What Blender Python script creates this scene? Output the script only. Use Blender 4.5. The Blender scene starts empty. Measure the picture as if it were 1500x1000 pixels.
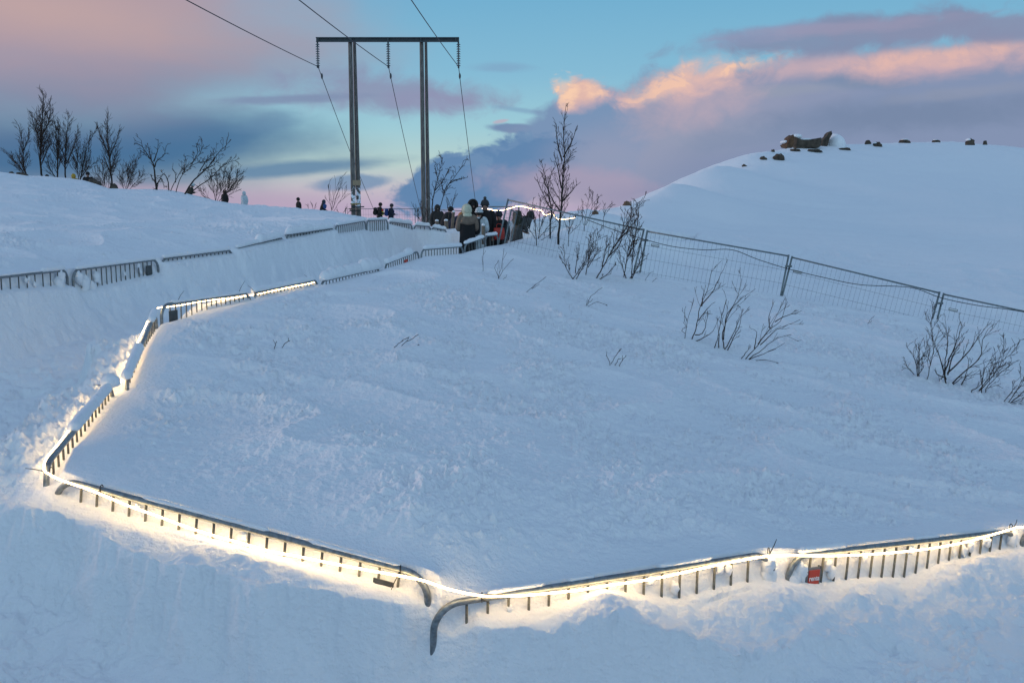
import bpy, math, random
import numpy as np
from mathutils import Vector, Matrix

R = math.radians
SC = bpy.context.scene
COL = SC.collection
F = 1458.0                       # focal length in pixels of the 1500 px wide photograph (35 mm lens)
PITCH = R(7.9)
CP, SP = math.cos(PITCH), math.sin(PITCH)

# ------------------------------------------------------------------ camera maths
def ray(px, py):
    a, b = (px - 750) / F, (500 - py) / F
    return np.array([a, CP + b * SP, -SP + b * CP])

def at(px, py, Y):
    d = ray(px, py)
    return d * (Y / d[1])

def azel(px, py):
    d = ray(px, py); d = d / np.linalg.norm(d)
    return math.degrees(math.atan2(d[0], d[1])), math.degrees(math.asin(d[2]))

# ------------------------------------------------------------------ object helpers
def tag(o, label=None, cat=None, group=None, kind=None):
    if label: o['label'] = label
    if cat: o['category'] = cat
    if group: o['group'] = group
    if kind: o['kind'] = kind
    return o

def empty(name, loc, mat=None):
    o = bpy.data.objects.new(name, None)
    COL.objects.link(o)
    o.empty_display_size = 0.1
    if mat is not None: o.matrix_world = mat
    else: o.location = loc
    return o

class MB:
    def __init__(s): s.v = []; s.f = []
    def add(s, vs, fs):
        n = len(s.v); s.v.extend([tuple(map(float, v)) for v in vs]); s.f.extend([tuple(i + n for i in f) for f in fs])
    def tube(s, pts, rad, k=8, cap=True):
        pts = [np.asarray(p, float) for p in pts]
        n = len(pts)
        if np.isscalar(rad): rad = [rad] * n
        prev = None; vs = []
        for i in range(n):
            t = pts[min(i + 1, n - 1)] - pts[max(i - 1, 0)]
            L = np.linalg.norm(t); t = t / L if L > 1e-9 else np.array([0, 0, 1.0])
            if prev is None:
                ref = np.array([0, 0, 1.0]) if abs(t[2]) < .9 else np.array([0, 1.0, 0])
                u = np.cross(t, ref)
            else:
                u = prev - t * prev.dot(t)
            u = u / (np.linalg.norm(u) + 1e-12); prev = u
            w = np.cross(t, u)
            for j in range(k):
                a = 2 * math.pi * j / k
                vs.append(pts[i] + (u * math.cos(a) + w * math.sin(a)) * rad[i])
        fs = [(i * k + j, i * k + (j + 1) % k, (i + 1) * k + (j + 1) % k, (i + 1) * k + j) for i in range(n - 1) for j in range(k)]
        if cap:
            fs.append(tuple(range(k - 1, -1, -1))); fs.append(tuple((n - 1) * k + j for j in range(k)))
        s.add(vs, fs)
    def loft(s, rings, cap=True):
        k = len(rings[0]); vs = [p for r in rings for p in r]; n = len(rings)
        fs = [(i * k + j, i * k + (j + 1) % k, (i + 1) * k + (j + 1) % k, (i + 1) * k + j) for i in range(n - 1) for j in range(k)]
        if cap:
            fs.append(tuple(range(k - 1, -1, -1))); fs.append(tuple((n - 1) * k + j for j in range(k)))
        s.add(vs, fs)
    def ell(s, c, r, k=12, n=8, fn=None):
        rings = []
        for i in range(n + 1):
            th = math.pi * (0.03 + 0.94 * i / n)
            ring = []
            for j in range(k):
                a = 2 * math.pi * j / k
                d = np.array([math.sin(th) * math.cos(a), math.sin(th) * math.sin(a), -math.cos(th)])
                m = fn(d) if fn else 1.0
                ring.append(np.array(c) + d * np.array(r) * m)
            rings.append(ring)
        s.loft(rings)
    def box(s, c, h, rot=None):
        vs = [np.array([x * h[0], y * h[1], z * h[2]]) for x in (-1, 1) for y in (-1, 1) for z in (-1, 1)]
        if rot is not None: vs = [rot @ v for v in vs]
        vs = [v + np.array(c) for v in vs]
        s.add(vs, [(0, 1, 3, 2), (4, 6, 7, 5), (0, 4, 5, 1), (2, 3, 7, 6), (0, 2, 6, 4), (1, 5, 7, 3)])
    def build(s, name, mat, parent=None, smooth=True):
        me = bpy.data.meshes.new(name)
        me.from_pydata(s.v, [], s.f); me.update()
        if smooth: me.polygons.foreach_set('use_smooth', [True] * len(me.polygons))
        o = bpy.data.objects.new(name, me); COL.objects.link(o)
        me.materials.append(mat)
        if parent is not None: o.parent = parent
        return o

def lathe(mb, c, prof, k=12):
    mb.loft([[np.array(c) + np.array([r * math.cos(2 * math.pi * j / k), r * math.sin(2 * math.pi * j / k), z]) for j in range(k)] for r, z in prof])

def spline(pts, n):
    pts = [np.asarray(p, float) for p in pts]
    if len(pts) == 2: return [pts[0] + (pts[1] - pts[0]) * i / n for i in range(n + 1)]
    P = [2 * pts[0] - pts[1]] + pts + [2 * pts[-1] - pts[-2]]
    out = []
    m = len(pts) - 1
    for i in range(n + 1):
        u = m * i / n; k = min(int(u), m - 1); t = u - k
        a, b, c, d = P[k], P[k + 1], P[k + 2], P[k + 3]
        out.append(.5 * ((2 * b) + (c - a) * t + (2 * a - 5 * b + 4 * c - d) * t * t + (3 * b - a - 3 * c + d) * t ** 3))
    return out

# ------------------------------------------------------------------ noise
def perlin(x, y, seed=0):
    xi = np.floor(x).astype(np.int64); yi = np.floor(y).astype(np.int64)
    xf = x - xi; yf = y - yi
    def g(ix, iy, dx, dy):
        h = (ix * 374761393 + iy * 668265263 + seed * 1274126177) & 0xffffffff
        h = ((h ^ (h >> 13)) * 1274126177) & 0xffffffff
        h = (h ^ (h >> 16)) & 0xffff
        a = h * (2 * math.pi / 65536.0)
        return np.cos(a) * dx + np.sin(a) * dy
    u = xf * xf * xf * (xf * (xf * 6 - 15) + 10); v = yf * yf * yf * (yf * (yf * 6 - 15) + 10)
    a = g(xi, yi, xf, yf); b = g(xi + 1, yi, xf - 1, yf); c = g(xi, yi + 1, xf, yf - 1); d = g(xi + 1, yi + 1, xf - 1, yf - 1)
    return 1.5 * ((a * (1 - u) + b * u) * (1 - v) + (c * (1 - u) + d * u) * v)

def fbm(x, y, oct=4, seed=0, gain=.5):
    s = 0; a = 1; f = 1; t = 0
    for i in range(oct):
        s = s + a * perlin(x * f, y * f, seed + i * 17); t += a; a *= gain; f *= 2.03
    return s / t

def sst(x, a, b):
    t = np.clip((x - a) / (b - a), 0, 1); return t * t * (3 - 2 * t)

# ------------------------------------------------------------------ rails (pixel, pixel, distance)
# main row, far to near, then round the corner and along the front
PANELS_MAIN = [
    ('I', (711, 346, 25.1), (729, 344, 25.6)), ('H', (680, 358, 24.2), (709.5, 348, 25.0)), ('G', (617, 366, 22.3), (678, 361, 24.1)),
    ('F', (564, 387, 20.1), (613, 368, 22.1)), ('E', (470, 412, 17.45), (556, 393, 19.8)), ('D', (371, 429, 14.95), (465, 410, 17.3)),
    ('C', (236, 447, 12.6), (366, 429, 14.8)), ('B', (185, 557, 9.45), (228, 458, 12.2)), ('A', (66, 683, 6.4), (164, 565, 9.25)),
    ('P1', (84, 700, 6.30), (631, 845, 5.45)), ('P2', (635, 887, 5.36), (1133, 809, 6.3)), ('P3', (1158, 814, 6.4), (1489, 777, 7.7)),
    ('P4', (1498, 777, 7.75), (1900, 734, 9.6))]
PANELS_LEFT = [
    ('L1', (-60, 413, 11.9), (98, 395, 14.6)), ('L2', (106, 396, 14.8), (231, 380, 17.0)), ('L3', (236, 379, 17.1), (340, 366, 19.2)),
    ('L4', (346, 364, 19.3), (414, 347, 21.4)), ('L5', (419, 344, 21.6), (489, 334, 23.6)), ('L6', (491, 331, 23.7), (535.5, 323.5, 25.6)),
    ('L7', (537, 323, 25.7), (568, 322, 26.9)), ('L8', (570, 325, 27.0), (604, 329, 28.2)), ('L9', (607, 330, 28.3), (631, 332, 28.6)),
    ('L10', (633, 333, 28.6), (654, 337, 28.4))]
PM = {n: (at(*a), at(*b)) for n, a, b in PANELS_MAIN}
PL = {n: (at(*a), at(*b)) for n, a, b in PANELS_LEFT}

def on_seg(n, px):
    p0, p1 = PM[n]
    lo, hi = 0., 1.
    def px_of(t):
        p = p0 + (p1 - p0) * t
        dep = p[1] * CP - p[2] * SP
        return 750 + F * p[0] / dep
    inc = px_of(1) > px_of(0)
    for _ in range(40):
        m = (lo + hi) / 2
        if (px_of(m) < px) == inc: lo = m
        else: hi = m
    return p0 + (p1 - p0) * lo

# polyline of the main row with attributes: drop_in, drop_out, ledge, slope, wall, lump
M = []
def madd(p, *a): M.append(list(p) + list(a))
madd((6.5, 38, -1.4), .0, .1, .2, .1, .4, .03)
madd(at(850, 330, 34), .0, .1, .2, .1, .4, .03); madd(at(800, 340, 29.5), .0, .1, .2, .1, .4, .03); madd(at(760, 350, 27.3), .0, .1, .2, .1, .4, .03)
madd(PM['I'][1], .25, .3, .2, .1, .4, .02); madd(PM['I'][0], .25, .3, .2, .1, .4, .02)
madd(PM['H'][1], .22, .3, .2, .1, .4, .02); madd(PM['H'][0], .18, .2, .2, .1, .4, .02)
madd(PM['G'][1], .16, .2, .2, .1, .4, .02); madd(PM['G'][0], .14, .2, .2, .1, .4, .02)
madd(PM['F'][1], .14, .2, .2, .1, .4, .02); madd(PM['F'][0], .07, .1, .2, .1, .4, .03)
madd(PM['E'][1], .02, .05, .2, .1, .4, .03); madd(PM['E'][0], .06, .1, .2, .1, .4, .03)
madd(PM['D'][1], .08, .05, .2, -.02, .4, .03); madd(PM['D'][0], .08, .05, .22, -.04, .4, .03)
madd(PM['C'][1], .10, .05, .22, -.04, .4, .03); madd((PM['C'][0] + PM['C'][1]) / 2, .15, .09, .2, -.02, .4, .03); madd(PM['C'][0], .22, .34, .1, .1, .4, .03)
madd(PM['B'][1], .14, .2, .18, .08, .35, .05); madd((PM['B'][0] + PM['B'][1]) / 2, .05, .08, .46, -.10, .22, .07); madd(PM['B'][0], .09, .10, .34, -.08, .26, .06)
madd(PM['A'][1], .10, .10, .34, -.10, .26, .06); madd((PM['A'][0] + PM['A'][1]) / 2, .09, .10, .44, -.13, .26, .07); madd(PM['A'][0] * .8 + PM['A'][1] * .2, .03, .11, .48, -.04, .3, .08)
madd((PM['A'][0] + PM['P1'][0]) / 2, .0, .10, .34, .07, .32, .04)
for seg, px, a in [('P1', 110, (-.012, .12, .20, .03, .17, .02)), ('P1', 150, (-.015, .12, .21, .03, .17, .02)), ('P1', 220, (-.015, .13, .30, .05, .17, .02)),
                   ('P1', 300, (-.015, .12, .40, .06, .17, .03)), ('P1', 380, (-.015, .11, .34, .06, .17, .03)), ('P1', 450, (-.015, .11, .24, .04, .17, .02)),
                   ('P1', 560, (-.015, .11, .18, .03, .17, .02)), ('P1', 600, (-.015, .11, .12, .02, .17, .01)), ('P1', 626, (-.01, .15, .02, .02, .17, .01)), ('P2', 640, (-.005, .15, .0, .02, .17, .0)), ('P2', 662, (-.012, .18, .02, .02, .17, .01)),
                   ('P2', 700, (-.015, .09, .10, .02, .17, .02)), ('P2', 790, (-.015, .12, .22, .06, .17, .03)), ('P2', 830, (-.015, .09, .26, .04, .17, .03)),
                   ('P2', 880, (-.015, .05, .26, .03, .17, .03)), ('P2', 930, (-.015, .12, .34, .08, .17, .05)), ('P2', 990, (-.015, .20, .58, .16, .17, .05)),
                   ('P2', 1080, (-.015, .17, .62, .16, .17, .06)), ('P2', 1125, (-.015, .17, .58, .13, .17, .06)), ('P3', 1200, (-.015, .21, .5, .10, .17, .06)),
                   ('P3', 1270, (-.015, .22, .50, .13, .17, .06)), ('P3', 1330, (-.015, .26, .5, .15, .17, .05)), ('P3', 1380, (-.015, .18, .58, .14, .17, .06)),
                   ('P3', 1480, (-.015, .13, .5, .12, .17, .05)), ('P4', 1560, (-.015, .15, .5, .12, .17, .05)), ('P4', 1880, (-.015, .15, .5, .12, .17, .05))]:
    madd(on_seg(seg, px), *a)
madd((14, 13.5, -3.9), 0, .15, .5, .12, .3, .05); madd((24, 18, -5.2), 0, .15, .5, .12, .3, .05)
M = np.array(M, float)

L = []
def ladd(p, *a): L.append(list(p) + list(a))
ladd((8, 43, -1.3), 0, .1, .15, .05, .4, .03)
ladd(at(850, 316, 38), 0, .1, .15, .05, .4, .03); ladd(at(760, 322, 33.5), 0, .1, .15, .05, .4, .03); ladd(at(700, 331, 31), 0, .1, .15, .05, .4, .03)
for n, a, b in [('L10', .06, .05), ('L9', .10, .10), ('L8', .14, .05), ('L7', .28, .28), ('L6', .22, .18), ('L5', .02, .08), ('L4', .03, .0), ('L3', .06, .05), ('L2', .22, .32), ('L1', .22, .13)]:
    w = .12
    ladd(PL[n][1], -.02, a, w, .05, .45, .03); ladd(PL[n][0], -.02, b, w, .05, .45, .03)
for p in [(-8.6, 9.5, -1.1), (-8.3, 6, -1.2), (-6, 3.4, -1.5), (-2.5, 2.5, -1.75), (1, 2.5, -1.95), (4, 2.9, -2.2), (7, 4.2, -2.6), (14, 7.5, -3.4), (24, 10, -4.6)]:
    ladd(p, 0, .1, .2, .05, .4, .03)
L = np.array(L, float)
POLY = np.vstack([M[:, :2], L[::-1, :2]])

# ------------------------------------------------------------------ undug snow surface (thin plate through surveyed points)
def tps_fit(P, reg=1e-3):
    P = np.asarray(P, float); X = P[:, :2]; n = len(P)
    d2 = ((X[:, None] - X[None]) ** 2).sum(-1)
    K = .5 * d2 * np.log(d2 + 1e-9) + np.eye(n) * reg
    A = np.zeros((n + 3, n + 3)); A[:n, :n] = K; A[:n, n] = 1; A[:n, n + 1:] = X
    A[n:, :n] = A[:n, n:].T
    w = np.linalg.solve(A, np.concatenate([P[:, 2], np.zeros(3)]))
    return X, w

def tps_eval(m, x, y):
    X, w = m; n = len(X)
    out = w[n] + w[n + 1] * x + w[n + 2] * y
    for i in range(n):
        d2 = (x - X[i, 0]) ** 2 + (y - X[i, 1]) ** 2
        out = out + w[i] * .5 * d2 * np.log(d2 + 1e-9)
    return out

C = []
for row in M:
    C.append((row[0], row[1], row[2] - row[3]))
for row in L:
    C.append((row[0], row[1], row[2] + .02))
S = lambda px, py, Y, dz=0: C.append(tuple(at(px, py, Y) + np.array([0, 0, dz])))
# foot of the mesh fence
for a in [(745, 362, 25.6), (800, 374, 25.2), (870, 390, 24.8), (935, 403, 24.3), (1040, 421, 24.0), (1140, 437, 23.6), (1250, 455, 23.2), (1368, 473, 22.8), (1480, 492, 22.4), (1600, 515, 22.0), (1900, 570, 20.5)]: S(*a)
# hollow behind the mesh fence
for a in [(935, 408, 30), (1140, 446, 29), (1368, 485, 28), (1600, 530, 27)]: S(*a, -.3)
# right hill: front slope, skyline, back
for a in [(820, 345, 29), (880, 352, 31), (960, 345, 44), (1060, 330, 51), (1060, 372, 40), (1200, 300, 62), (1200, 350, 49), (1200, 392, 40), (1400, 300, 66), (1400, 350, 53),
          (1400, 402, 40), (1500, 440, 33), (1300, 424, 34), (1000, 385, 36), (1060, 290, 60), (1130, 260, 70), (1300, 250, 76), (1500, 260, 80), (1130, 400, 36), (1650, 300, 72), (1650, 400, 42), (1650, 470, 32)]: S(*a)
for a in [(905, 304, 52), (935, 293, 60), (965, 279, 66), (1000, 261, 70), (1060, 238, 76), (1130, 220.5, 80), (1160, 213, 82), (1215, 212, 84), (1300, 211, 86), (1400, 208, 90), (1500, 216, 95), (1620, 232, 100), (1800, 262, 100)]:
    S(*a)
    p = at(*a); C.append((p[0] * 1.18, p[1] * 1.18, p[2] - 2.5)); C.append((p[0] * 1.45, p[1] * 1.45, p[2] - 16))
S(860, 305, 46); S(830, 309, 42)
for px in (800, 860):
    p = at(px, 306, 44); C.append((p[0] * 1.4, p[1] * 1.4, -3.0))
# left hill: slope, crest, ground beyond the crest
for a in [(0, 330, 22), (200, 330, 24), (350, 330, 27), (-150, 330, 20), (0, 290, 32), (200, 300, 34), (350, 315, 34), (450, 318, 34)]: S(*a)
for px, py, Y in [(-200, 246, 42), (-80, 248, 42), (0, 251.6, 43), (43, 257, 43), (96, 260, 44), (121, 263, 44), (160, 274, 42), (220, 276, 44), (245, 277.5, 45), (269, 282, 45), (313, 293, 45), (365, 299, 45), (400, 302, 44), (440, 305, 43), (484, 308.5, 42), (514, 315, 40), (545, 319.5, 36), (568, 321, 31)]:
    S(px, py, Y)
    p = at(px, py, Y); e = at(px, py, 62)
    C.append((e[0], e[1], e[2] - 1.15)); C.append((p[0] * 2.3, p[1] * 2.3, p[2] - 10))
for p in [(-1.6, 31, -1.1), (-2.2, 36, -1.65), (-4, 45, -1.7), (-5, 58, -1.75), (0, 40, -1.5), (2, 50, -2.2), (-3, 75, -6), (2, 80, -9), (6, 70, -6),
          (-12, 8, -.9), (-10, 4, -1.2), (-3, 1, -1.72), (0, 0, -1.75), (4, 0.5, -2.0), (9, 2, -2.7), (-15, 5, -.6), (-22, 14, -.2), (0, -10, -1.5), (20, 0, -4), (-20, -10, -1), (16, 15, -4.0), (22, 22, -4.9),
          (40, 20, -6), (-45, 30, 1.5), (-60, 60, -3), (60, 50, 0), (0, -40, 0), (30, -20, -5), (-50, 0, 1), (-1.5, 14, -1.55), (1.5, 14, -2.0), (4.5, 15, -2.42), (-1.5, 19, -1.3), (2, 19, -1.9), (-1, 9, -1.9), (2, 9.5, -2.28)]:
    C.append(p)
C = np.array(C)
keep = []
for i in range(len(C)):
    if all(((C[i, :2] - C[j, :2]) ** 2).sum() > .0016 for j in keep): keep.append(i)
BASE = tps_fit(C[keep])
FLOOR = tps_fit([(5, 38, -2.2), (1.5, 30.5, -1.9), (-1.2, 27.3, -1.78), (-3, 22.8, -1.85), (-4.6, 18, -1.95), (-5.5, 14, -2.0), (-5.4, 10.5, -2.05), (-4.8, 7.5, -2.36), (-3.4, 5.2, -2.52), (-2.4, 5.2, -2.66), (0, 4, -3.0), (2.5, 5.4, -2.84),
                 (5, 6.2, -3.15), (8, 7.5, -3.6), (14, 10.5, -4.4), (24, 14, -5.6), (-7, 6, -2.5), (-4, 3, -2.8)], .05)

SKYLINE = [(-300, 244, 43), (-80, 248, 43), (0, 251.6, 43), (43, 257, 43), (96, 260, 44), (121, 263, 44), (145, 270, 43), (160, 275, 42), (190, 276, 43), (220, 276, 44), (245, 277.5, 45), (269, 282, 45), (313, 293, 45), (340, 297, 45), (365, 299, 45), (400, 302, 44), (440, 305, 43), (484, 308.5, 42), (514, 315, 40), (545, 319.5, 36), (568, 321, 31),
 (600, 327, 30), (640, 331, 31), (700, 331, 34), (760, 322, 38), (800, 314, 42), (830, 309, 44), (860, 305, 46), (890, 304.5, 50), (905, 304, 54), (935, 293, 62), (965, 279, 68), (1000, 261, 73), (1030, 248.5, 76), (1060, 238, 78), (1095, 228, 80), (1130, 220.5, 81), (1160, 213.5, 83), (1185, 211.5, 84), (1215, 211, 85), (1260, 211, 86), (1300, 210, 87), (1350, 208.5, 89), (1400, 207.5, 91), (1450, 210.5, 93), (1500, 216, 95), (1620, 232, 100), (1800, 262, 100)]
SKY = np.array([[at(a, b, 1)[0], at(a, b, 1)[2], c] for a, b, c in SKYLINE])

PATCHES = [(at(a, b, c)[0], at(a, b, c)[1], d) for a, b, c, d in [(830, 425, 20, 1.1), (470, 490, 12.5, 1.3), (300, 590, 9.3, 1.1), (1230, 590, 11, 1.2), (1280, 520, 15, 1.2), (600, 740, 7, .9), (1000, 700, 8, 1.2), (760, 520, 12, 1.4), (1350, 630, 10.5, 1.0)]]

def base_h(x, y):
    r = np.hypot(x, y)
    z = tps_eval(BASE, x, y)
    k = sst(r, 105, 240)
    z = np.where(r > 100, np.clip(z, -60, 12), z)
    z = z * (1 - k) + (-60.) * k
    z = np.where(r > 240, -60 - 20 * sst(r, 240, 600), z)
    # the crests: nothing beyond them stands higher than the skyline they draw
    k = np.where(y > 1, x / np.maximum(y, 1), 9)
    s = np.interp(k, SKY[:, 0], SKY[:, 1], left=SKY[0, 1] + .02, right=SKY[-1, 1] + .1); rc = np.interp(k, SKY[:, 0], SKY[:, 2])
    lim = y * s - .0016 * np.maximum(y - rc, 0) ** 2 - .0004 * np.maximum(rc - y, 0) ** 2
    lim = np.where((y > 20) & (np.abs(k) < .8), lim, 1e3)
    w = .4; m = np.minimum(z, lim)
    return m - w * np.exp(-np.abs(z - lim) / w) * .2

def near_poly(PL_, x, y):
    best = np.full(x.shape, 1e9); att = np.zeros(x.shape + (7,)); ws = np.zeros(x.shape)
    for i in range(len(PL_) - 1):
        a, b = PL_[i], PL_[i + 1]
        dx, dy = b[0] - a[0], b[1] - a[1]
        t = np.clip(((x - a[0]) * dx + (y - a[1]) * dy) / (dx * dx + dy * dy), 0, 1)
        d = np.hypot(x - a[0] - t * dx, y - a[1] - t * dy)
        best = np.minimum(best, d)
        w = 1 / (d + .02) ** 5
        ws += w; att += (a[2:] + (b[2:] - a[2:]) * t[..., None]) * w[..., None]
    return best, att / ws[..., None]

def inside(x, y):
    c = np.zeros(x.shape, bool); n = len(POLY)
    for i in range(n):
        x0, y0 = POLY[i]; x1, y1 = POLY[(i + 1) % n]
        if y0 == y1: continue
        c ^= ((y0 > y) != (y1 > y)) & (x < (x1 - x0) * (y - y0) / (y1 - y0) + x0)
    return c

def height(x, y, detail=False):
    x = np.asarray(x, float); y = np.asarray(y, float)
    shp = x.shape; x = x.ravel(); y = y.ravel()
    z = base_h(x, y)
    r = np.hypot(x, y)
    far = sst(r, 30, 60) * (1 - sst(r, 110, 200))
    z = z + far * (.22 * fbm(x * .06, y * .06, 3, 5) + .06 * fbm(x * .3, y * .3, 3, 9) + .10 * fbm(x * .10 + y * .22, y * .9 - x * .25, 3, 15))
    nearm = r < 48
    xs, ys = x[nearm], y[nearm]
    if len(xs):
        zb = z[nearm].copy()
        ins = inside(xs, ys)
        dM, aM = near_poly(M, xs, ys); dL, aL = near_poly(L, xs, ys)
        # plateau details
        damp = sst(np.minimum(dM, dL), .05, .5)
        zb = zb + damp * (.07 * fbm(xs * .35 + ys * .12, ys * .3, 3, 21) + .035 * fbm(xs * .9 + ys * .5, ys * 1.7 - xs * .4, 3, 31))
        zb = zb + damp * .085 * (np.clip(1 - np.abs(perlin(xs * .42 + ys * .2 + 5, ys * .55 - xs * .1, 161)) * 1.6, 0, 1) ** 3 - .2)
        if detail:
            n_patch = fbm(xs * 1.1, ys * 1.1, 3, 43)
            mask = sst(fbm(xs * .32 + 3 + ys * .15, ys * .22 + 1, 3, 41), .02, .32)
            for cx, cy, sg in PATCHES: mask = np.maximum(mask, np.exp(-((xs - cx) ** 2 + (ys - cy) ** 2) / (2 * sg * sg)) * sst(n_patch, -.25, .15))
            pel = np.maximum(perlin(xs * 23, ys * 21, 171) - .40, 0) * .085 + np.maximum(perlin(xs * 11, ys * 10, 175) - .55, 0) * .12
            zb = zb + damp * pel * (.25 + .75 * np.maximum(mask, sst(n_patch, .0, .3)))
            cl = fbm(xs * 6, ys * 4.5, 4, 51, .62)
            fade = 1 - .6 * sst(np.hypot(xs, ys), 14, 30)
            zb = zb + damp * fade * ((.14 + .86 * mask) * (.085 * cl + .030 * np.maximum(perlin(xs * 14, ys * 12, 61), 0)) + .010 * fbm(xs * 9, ys * 8, 3, 71))
        sM = np.where(ins, dM, -dM); sL = np.where(ins, dL, -dL)
        n1 = fbm(xs * 2.2, ys * 2.2, 3, 81); n2 = fbm(xs * 7, ys * 7, 3, 91, .6)
        # pull the snow to the rails
        wM = np.exp(-(dM / .35) ** 2); zb = zb + wM * (aM[:, 0] - aM[:, 1] - zb)
        wL = np.exp(-(dL / .35) ** 2) * (1 - wM); zb = zb + wL * (aL[:, 0] - aL[:, 1] - zb)
        fl = tps_eval(FLOOR, xs, ys)
        fl = fl + .05 * fbm(xs * 1.3, ys * 1.3, 3, 101) + ((.09 * n2 * sst(n1, -.2, .2) - .16 * np.maximum(perlin(xs * 2.7, ys * 2.3, 121) - .18, 0) + .05 * np.maximum(perlin(xs * 4.3, ys * 3.9, 131) - .2, 0)) if detail else 0)
        q = fbm(xs * 1.25, ys * 1.25, 2, 141); q2 = fbm(xs * 3.1 + 4, ys * 3.1, 2, 143)
        pillow = .16 * np.minimum(np.abs(q), .35) + .06 * np.abs(q2) + .06 * fbm(xs * 1.9, ys * 1.9, 2, 147) - .05
        def bank(d, a, seed, ns):
            lump = a[:, 6]
            up = 1 - sst(d - a[:, 3], .02, .16)
            dd = d + np.where(d > .06, 1, 0) * (.9 * a[:, 3] * .35 * fbm(xs * 1.7 + seed, ys * 1.7, 2, 111) + ((lump * 2.1 * n2 * up + pillow * sst(d, .2, .4) + .012 * fbm(xs * 14, ys * 14, 2, 151)) if detail else 0))
            led = a[:, 3]
            top = a[:, 0] - a[:, 2] - a[:, 1] * ns
            le = top - a[:, 4] * np.clip(dd / np.maximum(led, .03), 0, 1) + lump * (1.4 * n1 + (1.3 * n2 if detail else 0)) * sst(d, .02, .12)
            t = np.clip((dd - led) / a[:, 5], 0, 1)
            s = 1 - (t * (1.65 - .65 * t)) * .86 - .14 * sst(dd - led, a[:, 5] * .5, a[:, 5] * 2.6)
            return fl + (le - fl) * s
        zp = np.maximum(bank(dM, aM, 0, 0), bank(dL, aL, 7, 0))
        zp = np.maximum(zp, fl)
        # steep face just behind the rail bars
        blendM = sst(sM, -.075, -.005)
        fin = np.where(ins, zp, zb)
        edge = aM[:, 0] - aM[:, 2]
        fin = np.where((~ins) & (dM < .08) & (dM <= dL), zb + (np.minimum(edge, zb) - zb) * blendM, fin)
        bl = sst(sL, -.10, -.01); edgeL = aL[:, 0] - aL[:, 2]
        fin = np.where((~ins) & (dL < .11) & (dL < dM), zb + (np.minimum(edgeL, zb) - zb) * bl, fin)
        z[nearm] = fin
    return z.reshape(shp)

def hit(px, py, t0=4.5, t1=130):
    ts = np.exp(np.linspace(math.log(t0), math.log(t1), 1500))
    d = ray(px, py); d = d / d[1]
    P = d[None] * ts[:, None]
    h = height(P[:, 0], P[:, 1])
    below = np.where(P[:, 2] < h)[0]
    if len(below) == 0: return d * 50
    i = below[0]
    p = P[i].copy(); p[2] = h[i]
    return p

def gz(x, y): return float(height(np.array([x]), np.array([y]))[0])

# ------------------------------------------------------------------ materials
def newmat(name):
    m = bpy.data.materials.new(name); m.use_nodes = True
    nt = m.node_tree; b = nt.nodes['Principled BSDF']
    return m, nt, b

def lin(c):
    return tuple(((v / 255) / 12.92 if v / 255 <= .04045 else ((v / 255 + .055) / 1.055) ** 2.4) for v in c) + (1,)

def plain(name, col, rough=.7, metal=0, var=.25, scale=20, bump=0.0):
    m, nt, b = newmat(name)
    tc = nt.nodes.new('ShaderNodeTexCoord'); n = nt.nodes.new('ShaderNodeTexNoise'); n.inputs['Scale'].default_value = scale; n.inputs['Detail'].default_value = 5
    nt.links.new(tc.outputs['Object'], n.inputs['Vector'])
    r = nt.nodes.new('ShaderNodeValToRGB')
    r.color_ramp.elements[0].position = .3; r.color_ramp.elements[1].position = .7
    r.color_ramp.elements[0].color = tuple(c * (1 - var) for c in col) + (1,); r.color_ramp.elements[1].color = tuple(min(c * (1 + var), 1) for c in col) + (1,)
    nt.links.new(n.outputs['Fac'], r.inputs['Fac']); nt.links.new(r.outputs['Color'], b.inputs['Base Color'])
    b.inputs['Roughness'].default_value = rough; b.inputs['Metallic'].default_value = metal
    if bump:
        bp = nt.nodes.new('ShaderNodeBump'); bp.inputs['Strength'].default_value = bump; bp.inputs['Distance'].default_value = .02
        nt.links.new(n.outputs['Fac'], bp.inputs['Height']); nt.links.new(bp.outputs['Normal'], b.inputs['Normal'])
    return m

def snow_mat():
    m, nt, b = newmat('snow')
    N = nt.nodes.new; K = nt.links.new
    tc = N('ShaderNodeTexCoord')
    b.inputs['Base Color'].default_value = (.84, .86, .89, 1)
    b.inputs['Roughness'].default_value = .55
    b.inputs['Specular IOR Level'].default_value = .25
    b.inputs['Subsurface Weight'].default_value = .0
    h = None
    for sc, amt in ((7, .55), (28, .30), (90, .16), (260, .05)):
        n = N('ShaderNodeTexNoise'); n.inputs['Scale'].default_value = sc; n.inputs['Detail'].default_value = 3; n.inputs['Roughness'].default_value = .6
        K(tc.outputs['Object'], n.inputs['Vector'])
        mu = N('ShaderNodeMath'); mu.operation = 'MULTIPLY'; mu.inputs[1].default_value = amt; K(n.outputs['Fac'], mu.inputs[0])
        if h is None: h = mu
        else:
            ad = N('ShaderNodeMath'); ad.operation = 'ADD'; K(h.outputs[0], ad.inputs[0]); K(mu.outputs[0], ad.inputs[1]); h = ad
    bp = N('ShaderNodeBump'); bp.inputs['Strength'].default_value = .55; bp.inputs['Distance'].default_value = .09
    K(h.outputs[0], bp.inputs['Height']); K(bp.outputs['Normal'], b.inputs['Normal'])
    return m

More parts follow.
